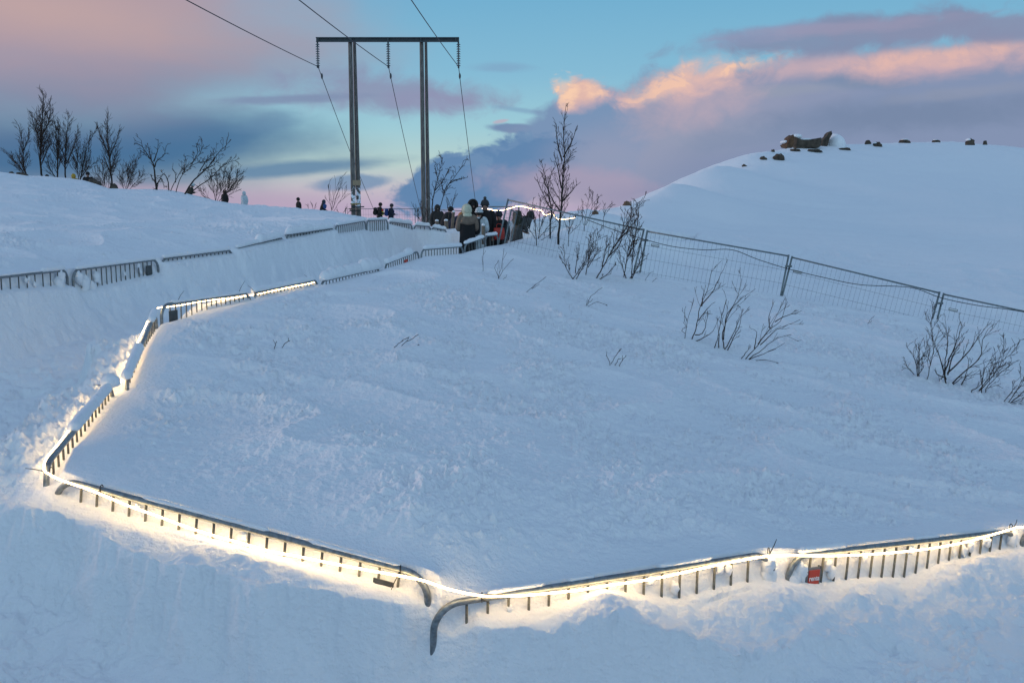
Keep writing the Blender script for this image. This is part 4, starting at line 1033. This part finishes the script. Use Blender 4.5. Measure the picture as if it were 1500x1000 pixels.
def person(label, feet, face=0, h=1.72, lean=0, coat=BLACK, hem=.55, legs=BLACK, hat=None, hood=None, pack=None, shoulders=None, arms='down', fur=None, step=.0, group='people in winter clothes'):
    """face: heading in degrees, 0 = looking away from the camera (+Y)."""
    k = h / 1.72; lr = R(lean)
    def bend(p):
        p = np.array(p, float)
        if p[2] > .95:
            y, z = p[1], p[2] - .95
            w = min(1, z / .2); a = lr * w
            p = np.array([p[0], y * math.cos(a) + z * math.sin(a), .95 + z * math.cos(a) - y * math.sin(a)])
        return p * k
    V, E, RD = [], [], []
    def v(p, r, parent=None):
        V.append(bend(p)); RD.append(r * k if not isinstance(r, tuple) else (r[0] * k, r[1] * k)); i = len(V) - 1
        if parent is not None: E.append((parent, i))
        return i
    pel = v((0, 0, .95), .125)
    sp = v((0, 0, 1.15), .12, pel); ch = v((0, -.01, 1.34), .135, sp); nk = v((0, 0, 1.47), .055, ch)
    hb = v((0, .02, 1.535), .072, nk); hm = v((0, .025, 1.61), .088, hb); v((0, .015, 1.685), .06, hm)
    v((0, .112, 1.595), .014, hm)
    joints = {}
    for s in (-1, 1):
        sh = v((s * .17, 0, 1.41), .062, ch)
        if arms == 'down': el, wr = (s * .235, -.02, 1.13), (s * .22, .06, .90)
        elif arms == 'front': el, wr = (s * .235, .02, 1.14), (s * .12, .22, 1.12)
        else: el, wr = (s * .24, .04, 1.15), (s * .10, .24, 1.26)
        e = v(el, .045, sh); w = v(wr, .030, e)
        dv = np.array(wr) - np.array(el); dv /= np.linalg.norm(dv)
        pa = np.array(wr) + dv * .07; pm = v(pa, .036, w)
        lat = np.cross(dv, [0, 0, 1.0]); lat = lat / (np.linalg.norm(lat) + 1e-6) if np.linalg.norm(lat) > .2 else np.array([0, 1.0, 0])
        for q, ln in zip((-1.5, -.5, .5, 1.5), (.062, .075, .08, .07)):
            f1 = v(pa + dv * .045 + lat * q * .019, .0095, pm); v(pa + dv * (.04 + ln) + lat * q * .021 + np.array([0, .012, -.01]), .0075, f1)
        t1 = v(pa - dv * .01 + lat * .045, .011, pm); v(pa + dv * .03 + lat * .062, .009, t1)
        joints[s] = [(s * .13, 0, 1.42), (s * .175, 0, 1.40), tuple((np.array((s * .175, 0, 1.40)) + np.array(el)) / 2 + np.array([s * .012, 0, 0])), el, tuple((np.array(el) + np.array(wr)) / 2), wr]
        hp = v((s * .09, 0, .88), .09, pel); kn = v((s * .10, .03 + s * step * .5, .50), .062, hp); an = v((s * .10, -.02 + s * step, .09), .045, kn); v((s * .11, .13 + s * step, .04), .04, an)
        joints[(s, 'leg')] = [(s * .09, 0, .92), (s * .10, .01 + s * step * .2, .72), (s * .10, .03 + s * step * .5, .50), (s * .10, .0 + s * step * .8, .28), (s * .10, -.02 + s * step, .10)]
    me = skin_mesh(V, E, RD, 1)
    body = bpy.data.objects.new('person', me); COL.objects.link(body); me.materials.clear(); me.materials.append(SKIN)
    tag(body, label, 'person', group)
    # coat
    mb = MB(); rings = []
    for z, rx, ry in [(hem, .235, .185), (hem + .12, .225, .175), (.95, .205, .16), (1.12, .20, .16), (1.28, .215, .165), (1.38, .205, .15), (1.44, .15, .12), (1.485, .08, .085)]:
        ring = [bend((rx * math.cos(a) * (1 + .03 * math.sin(5 * a + z * 9)), ry * math.sin(a) * (1 + .03 * math.sin(4 * a + z * 7)), z)) for a in np.linspace(0, 2 * math.pi, 20, endpoint=False)]
        rings.append(ring)
    mb.loft(rings)
    for s in (-1, 1):
        mb.tube([bend(p) for p in spline(joints[s], 12)], [k * r for r in np.interp(np.linspace(0, 1, 13), [0, .3, .6, 1], [.085, .082, .068, .055])], 10)
    mb.build('coat', cm(coat), body)
    if shoulders:
        mb = MB(); rings = []
        for z, rx, ry in [(1.25, .228, .184), (1.31, .226, .178), (1.39, .215, .16), (1.45, .155, .128), (1.49, .09, .095)]:
            rings.append([bend((rx * math.cos(a), ry * math.sin(a), z + .03 * math.cos(a * 2) * (z < 1.27))) for a in np.linspace(0, 2 * math.pi, 20, endpoint=False)])
        mb.loft(rings)
        for s in (-1, 1): mb.tube([bend(p) for p in spline(joints[s], 12)], [k * r * 1.05 for r in np.interp(np.linspace(0, 1, 13), [0, .3, .6, 1], [.086, .084, .07, .058])], 10)
        mb.build('yoke', cm(shoulders), body)
    mb = MB()
    for s in (-1, 1): mb.tube([p for p in [np.array(q) * k for q in spline(joints[(s, 'leg')], 10)]], [k * r for r in np.linspace(.108, .07, 11)], 10)
    mb.build('trousers', cm(legs), body)
    for s in (-1, 1):
        mb = MB(); a = np.array(joints[(s, 'leg')][-1])
        mb.tube([(a + np.array([0, 0, .14])) * k, (a + np.array([0, 0, .0])) * k], [.066 * k, .07 * k], 10); mb.ell((a + np.array([0, .06, -.05])) * k, (.055 * k, .15 * k, .055 * k), 10, 6); mb.build('boot', cm((.012, .011, .010)), body)
    hc = bend((0, .02, 1.615))
    if hood:
        mb = MB(); q = bend((0, -.012, 1.615)); mb.ell(q, (.125 * k, .135 * k, .152 * k), 16, 10, lambda d: 1 - .10 * max(0, d[1]) ** 2 + .03 * math.sin(6 * d[0]))
        mb.ell(bend((0, -.05, 1.47)), (.13 * k, .10 * k, .07 * k), 14, 8)
        hd = mb.build('hood', cm(hood), body)
        if fur:
            mb = MB(); ring = [q + k * np.array([.112 * math.cos(a), .085 + .012 * math.sin(3 * a), .135 * math.sin(a)]) for a in np.linspace(0, 2 * math.pi, 21)]
            mb.tube(ring, .028 * k, 7); mb.build('fur_trim', cm(fur), hd)
    else:
        mb = MB(); mb.ell(bend((0, .003, 1.625)), (.094 * k, .106 * k, .108 * k), 14, 9, lambda d: 1 if d[1] < .25 or d[2] > .45 else .8); mb.build('hair', HAIR, body)
    if hat:
        mb = MB(); q = bend((0, .012, 1.655)); mb.ell(q, (.106 * k, .116 * k, .105 * k), 16, 8)
        mb.tube([q + k * np.array([.104 * math.cos(a), .114 * math.sin(a), -.03]) for a in np.linspace(0, 2 * math.pi, 21)], .018 * k, 7)
        ho = mb.build('hat', cm(hat), body)
        if pack != 'nopom' and label.find('pom-pom') >= 0:
            mb = MB(); mb.ell(q + np.array([0, 0, .13 * k]), (.042 * k,) * 3, 10, 8, lambda d: 1 + .12 * math.sin(9 * d[0]) * math.sin(8 * d[2])); mb.build('pompom', cm(GREY), ho)
    M4 = Matrix.Translation(Vector(feet)) @ Matrix.Rotation(R(-face), 4, 'Z')
    body.matrix_world = M4
    if pack and pack != 'nopom':
        col, plab = pack
        pm_ = MB(); c = bend((0, -.27, 1.22))
        pm_.ell(c, (.155 * k, .12 * k, .25 * k), 16, 12, lambda d: (abs(d[0]) ** 4 + abs(d[1]) ** 4 + abs(d[2]) ** 4) ** -.25 * .92)
        root = empty('backpack', None, M4); tag(root, plab, 'backpack')
        pm_.build('bag', cm(col), root)
        q = MB(); q.ell(c + np.array([0, -.11, -.08]) * k, (.11 * k, .04 * k, .11 * k), 12, 8); q.build('pocket', cm(col), root)
        for s in (-1, 1):
            q = MB(); q.tube([bend(p) for p in spline([(s * .09, -.19, 1.40), (s * .10, -.04, 1.475), (s * .115, .14, 1.36), (s * .13, .15, 1.20), (s * .17, -.08, 1.08)], 14)], .022 * k, 6); q.build('strap', cm(col), root)
    return body

def feet_at(px, ytop, Y, h):
    p = at(px, ytop, Y); return np.array([p[0], p[1], p[2] - h])

person('person seen from behind in a cream hood, taupe shouldered black coat', feet_at(684.5, 301.5, 25.7, 1.70), -10, 1.70, 4, BLACK, .42, BLACK, None, CREAM, None, TAUPE, 'front', CREAM)
person('tall person in a black hood standing just behind the cream hood', feet_at(691, 294.5, 26.6, 1.80), 160, 1.80, 3, BLACK, .5, BLACK, None, BLACK, None, None, 'front', (.02, .016, .013))
person('person in white hat and white coat in the front of the crowd', feet_at(701, 305.5, 26.2, 1.62), 20, 1.62, 2, WHITE, .48, BLACK, WHITE, None, (BLACK, 'small black backpack on the person in the white coat'), None, 'front')
person('stout person in black with a pom-pom hat facing the camera', feet_at(710.5, 297.5, 26.5, 1.74), 185, 1.80, 0, BLACK, .5, BLACK, (.03, .03, .032), None)
person('person in black with pushed-up blue goggles between the crowd and the leaning fence post', feet_at(733, 309.5, 26.9, 1.62), 200, 1.62, 10, BLACK, .55, BLACK, (.014, .018, .03), None)
person('stooping person in a grey coat behind the crossways fence panel', feet_at(757, 313, 28.2, 1.36), 60, 1.60, 48, GREY, .6, BLACK, None, (.03, .03, .03), (OLIVE, 'dark olive backpack on the stooping person behind the fence panel'), None, 'front')
person('black clad person standing right against the foot of the right twin pole', feet_at(640.5, 301, 40, 1.70), 170, 1.70, 4, (.02, .017, .015), .5, NAVY, None, (.02, .017, .015))
person('person in dark hat crouching beside the black clad one by the right pole', feet_at(650, 309, 37, 1.42), 60, 1.62, 25, BLACK, .5, BLACK, BLACK, None, None, None, 'front')
person('person in a blue jacket bending over behind the snow capped stakes', feet_at(660, 316, 36, 1.25), 70, 1.68, 60, NAVY, .7, BLACK, None, NAVY, None, None, 'front')
person('person in a pale jacket with orange scarf half hidden by the cream hood', feet_at(671, 314.5, 30.5, 1.55), 100, 1.60, 12, (.30, .25, .23), .6, BLACK, None, (.42, .17, .06))
# red carrier bag
b0 = at(731, 351, 26.35); root = empty('red_bag', b0); tag(root, 'bright red carrier bag held in front of the person with goggles', 'bag')
RED = plain('red_fabric', (.42, .03, .018), .6)
mb = MB(); rings = []
for z, w, d in [(0, .12, .05), (.05, .145, .075), (.18, .15, .08), (.28, .14, .05), (.31, .135, .02)]:
    rings.append([np.array([w * math.copysign(abs(math.cos(a)) ** .6, math.cos(a)), d * math.copysign(abs(math.sin(a)) ** .6, math.sin(a)), z]) for a in np.linspace(0, 2 * math.pi, 18, endpoint=False)])
mb.loft(rings); mb.build('bag_body', RED, root)
for s in (-1, 1):
    mb = MB(); mb.tube(spline([(-.06, s * .02, .30), (-.05, s * .025, .40), (.05, s * .025, .40), (.06, s * .02, .30)], 12), .008, 6); mb.build('handle', RED, root)
# walkers beyond the poles
person('walker in black jacket carrying a black backpack past the poles', feet_at(556, 297.5, 60, 1.74), 85, 1.74, 3, BLACK, .75, BLACK, BLACK, None, (BLACK, 'black backpack on the walker nearest the left twin pole'), None, 'front', None, .18)
HV = plain('hi_vis_cloth', (.62, .55, .05), .7); HR = plain('hi_vis_red', (.6, .06, .03), .7)
hv0 = at(560.5, 311, 59.9); root = empty('safety_vest', hv0); tag(root, 'yellow and red safety vest carried by the walker with black backpack', 'vest')
mb = MB(); mb.ell((0, 0, -.04), (.085, .05, .13), 10, 8, lambda d: 1 + .15 * math.sin(6 * d[2])); mb.build('yellow_cloth', HV, root)
mb = MB(); mb.ell((-.01, 0, .12), (.09, .05, .08), 10, 8, lambda d: 1 + .15 * math.sin(6 * d[0])); mb.build('red_cloth', HR, root)
person('walker in navy jacket carrying a blue backpack past the poles', feet_at(572.5, 299, 60, 1.72), 85, 1.72, 3, NAVY, .75, BLACK, (.02, .025, .035), None, (BLUE, 'blue backpack on the walker in the navy jacket'), None, 'front', None, .18)
person('dark walker on the crest, left one of two left of the poles', feet_at(437.5, 290, 63, 1.74), -120, 1.74, 2, BLACK, .6, BLACK, BLACK, None)
person('dark hooded walker with a blue bag on the crest beside the thin dry bush', feet_at(471, 293, 63, 1.66), 75, 1.66, 14, BLACK, .6, BLACK, None, (.03, .035, .05), None, None, 'front')
b0 = at(476, 305.5, 62.7); root = empty('blue_bag', b0); tag(root, 'small blue bag held by the hooded walker on the crest', 'bag')
mb = MB(); mb.ell((0, 0, .14), (.12, .07, .15), 12, 8, lambda d: 1 + .1 * math.sin(5 * d[2])); mb.build('bag_body', cm((.02, .07, .22)), root)
mb = MB(); mb.tube(spline([(-.06, 0, .27), (0, 0, .38), (.06, 0, .27)], 10), .01, 6); mb.build('handle', cm((.02, .07, .22)), root)
person('person in a long white coat and hood alone on the crest', feet_at(358, 281, 66, 1.72), -150, 1.72, 5, (.44, .52, .56), .4, BLACK, None, (.46, .54, .58))
person('dark hooded person with reddish face in front of the wide bare bush', feet_at(329, 279, 63, 1.70), -150, 1.70, 2, BLACK, .5, BLACK, None, (.04, .02, .016))
person('dark figure with a white hat crouching under the wind bent tree', feet_at(276, 269.5, 58, 1.62), 70, 1.68, 20, (.02, .021, .014), .5, BLACK, WHITE, None, None, None, 'raised')
person('dark head showing between the two tallest ridge birches', feet_at(69, 256.5, 54, 1.66), 170, 1.66, 0, BLACK, .5, BLACK, BLACK, None)
person('person in a yellow hood low among the ridge birches', feet_at(107.5, 255.5, 54, 1.60), 170, 1.60, 0, (.35, .22, .02), .5, BLACK, None, (.42, .27, .03))
person('dark head in a black hat at the right edge of the ridge birches', feet_at(128.5, 252.5, 52, 1.72), 170, 1.72, 0, BLACK, .5, BLACK, BLACK, None)

# ------------------------------------------------------------------ camera
cam = bpy.data.cameras.new('camera'); co = bpy.data.objects.new('camera', cam); COL.objects.link(co)
cam.lens = 35.0; cam.sensor_width = 36.0; cam.clip_start = .1; cam.clip_end = 6000
co.location = (0, 0, 0); co.rotation_euler = (R(90) - PITCH, 0, 0)
SC.camera = co

# ------------------------------------------------------------------ sky
SUN_AZ, SUN_EL = -75, 5     # degrees from +Y, positive to the right
def build_world():
    w = bpy.data.worlds.new('World'); SC.world = w; w.use_nodes = True
    nt = w.node_tree; nt.nodes.clear(); N = nt.nodes.new; K = nt.links.new
    out = N('ShaderNodeOutputWorld')
    tc = N('ShaderNodeTexCoord'); sx = N('ShaderNodeSeparateXYZ'); K(tc.outputs['Generated'], sx.inputs[0])
    def math_(op, a, b=None, c=None):
        m = N('ShaderNodeMath'); m.operation = op
        for i, v in enumerate((a, b, c)):
            if v is None: continue
            if isinstance(v, (int, float)): m.inputs[i].default_value = v
            else: K(v, m.inputs[i])
        return m.outputs[0]
    az = math_('MULTIPLY', math_('ARCTAN2', sx.outputs['X'], sx.outputs['Y']), 57.2958)
    el = math_('MULTIPLY', math_('ARCSINE', sx.outputs['Z']), 57.2958)
    cb = N('ShaderNodeCombineXYZ'); K(az, cb.inputs[0]); K(el, cb.inputs[1])
    P = cb.outputs[0]
    def noise(scale, stretch, detail, rough, off=0, dist=0):
        mp = N('ShaderNodeMapping'); mp.inputs['Scale'].default_value = (scale, scale * stretch, 1); mp.inputs['Location'].default_value = (off, off * .7, 0); K(P, mp.inputs[0])
        n = N('ShaderNodeTexNoise'); n.noise_dimensions = '2D'; n.inputs['Scale'].default_value = 1; n.inputs['Detail'].default_value = detail; n.inputs['Roughness'].default_value = rough; n.inputs['Distortion'].default_value = dist
        K(mp.outputs[0], n.inputs['Vector']); return math_('SUBTRACT', n.outputs['Fac'], .5)
    soft = noise(.11, 2.4, 5, .5, 3.3); puff = noise(.42, 1.5, 7, .58, 8.1, .3); wisp = noise(.28, 5.0, 6, .6, 1.2); puff2 = noise(.42, 1.5, 7, .58, 8.1 - .10, .3)
    # clear sky by elevation
    mr = N('ShaderNodeMapRange'); mr.inputs[1].default_value = -10; mr.inputs[2].default_value = 90; K(el, mr.inputs[0])
    cr = N('ShaderNodeValToRGB'); K(mr.outputs[0], cr.inputs[0]); e = cr.color_ramp.elements
    stops = [(-10, (150, 150, 180)), (-.3, (186, 170, 196)), (.8, (196, 188, 198)), (2.2, (184, 208, 204)), (4.2, (158, 203, 215)), (7, (134, 187, 213)), (11.5, (113, 174, 208)), (30, (114, 142, 182)), (90, (122, 137, 180))]
    while len(e) < len(stops): e.new(.5)
    for i, (a, c) in enumerate(stops): e[i].position = (a + 10) / 100; e[i].color = lin(c)
    cur = cr.outputs[0]
    # pale blue added to the unseen sky behind the viewer, brightening the snow walls
    dm = math_('MULTIPLY', sx.outputs['Y'], -1.0)
    mrb = N('ShaderNodeMapRange'); mrb.interpolation_type = 'SMOOTHSTEP'; K(math_('MULTIPLY_ADD', soft, .8, dm), mrb.inputs[0]); mrb.inputs[1].default_value = -.15; mrb.inputs[2].default_value = .6; mrb.inputs[4].default_value = .9
    mxb = N('ShaderNodeMix'); mxb.data_type = 'RGBA'; K(mrb.outputs[0], mxb.inputs['Factor']); K(cur, mxb.inputs['A']); mxb.inputs['B'].default_value = lin((176, 212, 238))
    cur = mxb.outputs['Result']
    def blob(px, py, rx, ry, col, rot=0, soft_=.5, amt=.8, nz=None, alpha=1.0, lo=0.0):
        nonlocal cur
        a, b = azel(px, py)
        mp = N('ShaderNodeMapping'); mp.vector_type = 'TEXTURE'
        mp.inputs['Location'].default_value = (a, b, 0); mp.inputs['Rotation'].default_value = (0, 0, R(rot)); mp.inputs['Scale'].default_value = (rx / 25.4, ry / 25.4, 1)
        K(P, mp.inputs[0])
        ln = N('ShaderNodeVectorMath'); ln.operation = 'LENGTH'; K(mp.outputs[0], ln.inputs[0])
        f = math_('SUBTRACT', 1.0, ln.outputs['Value'])
        if amt: f = math_('MULTIPLY_ADD', nz if nz is not None else soft, amt, f)
        m = N('ShaderNodeMapRange'); m.interpolation_type = 'SMOOTHSTEP'; K(f, m.inputs[0]); m.inputs[1].default_value = lo; m.inputs[2].default_value = lo + soft_
        mx = N('ShaderNodeMix'); mx.data_type = 'RGBA'; K(math_('MULTIPLY', m.outputs[0], alpha), mx.inputs['Factor']); K(cur, mx.inputs['A']); mx.inputs['B'].default_value = lin(col)
        cur = mx.outputs['Result']
    def billow(off):
        mp = N('ShaderNodeMapping'); mp.inputs['Scale'].default_value = (.34, .50, 1); mp.inputs['Location'].default_value = (off[0] * .34, off[1] * .50, 0); K(P, mp.inputs[0])
        nd = N('ShaderNodeTexNoise'); nd.noise_dimensions = '2D'; nd.inputs['Scale'].default_value = 1.1; nd.inputs['Detail'].default_value = 4; K(mp.outputs[0], nd.inputs['Vector'])
        va = N('ShaderNodeVectorMath'); va.operation = 'MULTIPLY_ADD'; K(nd.outputs['Color'], va.inputs[0]); va.inputs[1].default_value = (.9, .9, 0); K(mp.outputs[0], va.inputs[2])
        vo = N('ShaderNodeTexVoronoi'); vo.voronoi_dimensions = '2D'; vo.feature = 'SMOOTH_F1'; vo.inputs['Scale'].default_value = 1.0; vo.inputs['Detail'].default_value = 4; vo.inputs['Roughness'].default_value = .55; vo.inputs['Smoothness'].default_value = .35
        K(va.outputs[0], vo.inputs['Vector']); return math_('SUBTRACT', .60, vo.outputs['Distance'])
    bil = billow((0, 0)); rel = math_('SUBTRACT', bil, billow((-.22, .20)))
    mrl = N('ShaderNodeMapRange'); mrl.interpolation_type = 'SMOOTHSTEP'; K(rel, mrl.inputs[0]); mrl.inputs[1].default_value = -.10; mrl.inputs[2].default_value = .10
    relief = mrl.outputs[0]
    # left masses
    blob(60, 222, 470, 115, (74, 112, 150), 0, .85, .55, soft)
    blob(290, 205, 200, 66, (70, 112, 152), 5, .8, .7, soft, .9)
    blob(395, 180, 60, 20, (96, 132, 166), 10, .8, .8, wisp, .6)
    blob(120, 120, 430, 105, (122, 136, 164), 6, .9, .5, soft, .9)
    blob(-60, 0, 620, 165, (156, 146, 166), -4, .95, .45, soft)
    blob(-60, -30, 660, 140, (178, 156, 165), -3, .85, .4, soft, .95)
    blob(40, 10, 330, 60, (194, 166, 164), -6, .95, .5, soft, .75)
    blob(430, 247, 190, 15, (100, 136, 168), 5, .7, .5, wisp, .9)
    blob(150, 286, 260, 22, (184, 164, 186), 0, .8, .4, soft, .8)
    # middle
    blob(555, 138, 210, 40, (140, 146, 176), -3, .8, 1.3, puff, .85)
    blob(420, 146, 150, 9, (126, 142, 174), 3, .7, .9, wisp, .8)
    blob(640, 150, 90, 20, (146, 146, 178), -4, .8, 1.0, puff, .6)
    blob(755, 188, 56, 9, (112, 134, 172), -3, .5, .9, puff, .9)
    blob(733, 178, 18, 4, (196, 164, 182), 10, .6, .8, puff, .6)
    blob(765, 162, 60, 6, (124, 156, 188), -8, .8, .9, wisp, .6)
    blob(735, 100, 60, 10, (126, 154, 188), 0, .9, .9, wisp, .45)
    # right mass
    blob(1300, 190, 580, 132, (132, 147, 178), 3, .28, .5, puff)
    blob(1000, 200, 240, 95, (158, 161, 180), 12, .9, .5, soft, .55)
    blob(1100, 150, 260, 45, (150, 154, 180), 10, .9, .8, puff, .5)
    blob(1180, 245, 360, 50, (128, 142, 175), 0, .9, .5, soft, .8)
    blob(850, 215, 105, 90, (122, 148, 182), 20, .3, .6, puff)
    blob(712, 258, 155, 52, (98, 134, 174), 14, .20, .9, puff)
    blob(690, 240, 90, 26, (112, 144, 180), 20, .3, 1.2, bil, .8)
    blob(515, 268, 75, 14, (108, 142, 178), 5, .5, .9, puff, .8)
    blob(890, 230, 140, 65, (150, 156, 182), 10, .9, .5, soft, .75)
    blob(840, 274, 160, 40, (166, 156, 180), -4, .6, .8, puff, .85)
    blob(420, 302, 200, 36, (182, 160, 184), 2, .9, .5, soft, .55)
    blob(970, 290, 130, 30, (146, 146, 176), 0, .9, .4, soft, .7)
    blob(1340, 168, 280, 34, (116, 134, 164), 2, .8, .9, puff, .75)
    blob(1160, 132, 130, 13, (148, 157, 176), 3, .8, 1.0, puff, .6)
    blob(1400, 138, 130, 12, (146, 154, 176), 4, .8, 1.0, puff, .5)
    blob(1250, 118, 90, 16, (120, 140, 170), -4, .7, 1.0, puff, .7)
    blob(1090, 205, 150, 24, (126, 142, 172), 8, .8, 1.0, puff, .55)
    # warm lit tops
    half = math_('ADD', math_('MULTIPLY', bil, .45), math_('MULTIPLY', puff, .8))
    blob(856, 140, 72, 34, (186, 168, 182), -4, .55, 1.0, half, .9)
    blob(848, 134, 56, 28, (228, 186, 172), -2, .6, 1.1, half, .9)
    blob(828, 130, 30, 28, (248, 206, 176), 0, .5, 1.2, half, math_('MULTIPLY_ADD', relief, .5, .45))
    blob(872, 132, 26, 20, (242, 200, 176), 0, .6, 1.2, half, math_('MULTIPLY_ADD', relief, .5, .4))
    blob(1020, 140, 180, 58, (180, 166, 182), 14, .8, .8, half, .9)
    blob(1030, 116, 165, 40, (222, 184, 178), 15, .75, 1.0, half, .9)
    blob(985, 126, 80, 26, (242, 198, 174), 24, .65, 1.3, half, math_('MULTIPLY_ADD', relief, .5, .35))
    blob(1075, 98, 90, 22, (244, 200, 174), 14, .65, 1.2, half, math_('MULTIPLY_ADD', relief, .5, .4))
    blob(1200, 96, 130, 26, (196, 172, 182), 2, .8, 1.0, puff, .75)
    blob(1370, 90, 200, 30, (206, 174, 180), 2, .85, .9, puff, .85)
    blob(1360, 84, 165, 20, (230, 186, 174), 3, .9, 1.2, puff, math_('MULTIPLY_ADD', relief, .3, .5))
    # upper streaks
    blob(1240, 52, 260, 32, (130, 143, 173), 4, .6, 1.1, puff, .9)
    blob(1450, 40, 260, 24, (136, 144, 173), -2, .6, 1.0, puff, .9)
    blob(1120, 50, 120, 16, (140, 152, 184), 6, .8, .9, wisp, .7)
    blob(1250, 40, 200, 12, (156, 152, 178), 2, .8, 1.2, wisp, .6)
    bg = N('ShaderNodeBackground'); K(cur, bg.inputs['Color']); bg.inputs['Strength'].default_value = 1.0
    sk = N('ShaderNodeTexSky'); sk.sky_type = 'NISHITA'; sk.sun_disc = False; sk.sun_elevation = R(SUN_EL); sk.sun_rotation = R(SUN_AZ); sk.air_density = 1.0; sk.dust_density = 1.0; sk.ozone_density = 3.0
    b2 = N('ShaderNodeBackground'); K(sk.outputs[0], b2.inputs['Color']); b2.inputs['Strength'].default_value = .0
    ad = N('ShaderNodeAddShader'); K(bg.outputs[0], ad.inputs[0]); K(b2.outputs[0], ad.inputs[1])
    K(ad.outputs[0], out.inputs['Surface'])
    try: w.cycles.sampling_method = 'MANUAL'; w.cycles.sample_map_resolution = 1024
    except Exception: pass
build_world()

sun = bpy.data.lights.new('sun', 'SUN'); so = bpy.data.objects.new('sun', sun); COL.objects.link(so)
sun.energy = 1.3; sun.angle = R(12); sun.color = (1, .72, .62)
d = Vector((math.sin(R(SUN_AZ)) * math.cos(R(8)), math.cos(R(SUN_AZ)) * math.cos(R(8)), math.sin(R(8))))
so.rotation_euler = d.to_track_quat('Z', 'Y').to_euler()

# ------------------------------------------------------------------ render settings
SC.render.engine = 'CYCLES'
SC.view_settings.view_transform = 'Standard'
try: SC.view_settings.look = 'None'
except Exception: pass
SC.view_settings.exposure = 0; SC.view_settings.gamma = 1
SC.cycles.use_denoising = True
SC.cycles.max_bounces = 6; SC.cycles.diffuse_bounces = 3
SC.cycles.use_adaptive_sampling = False
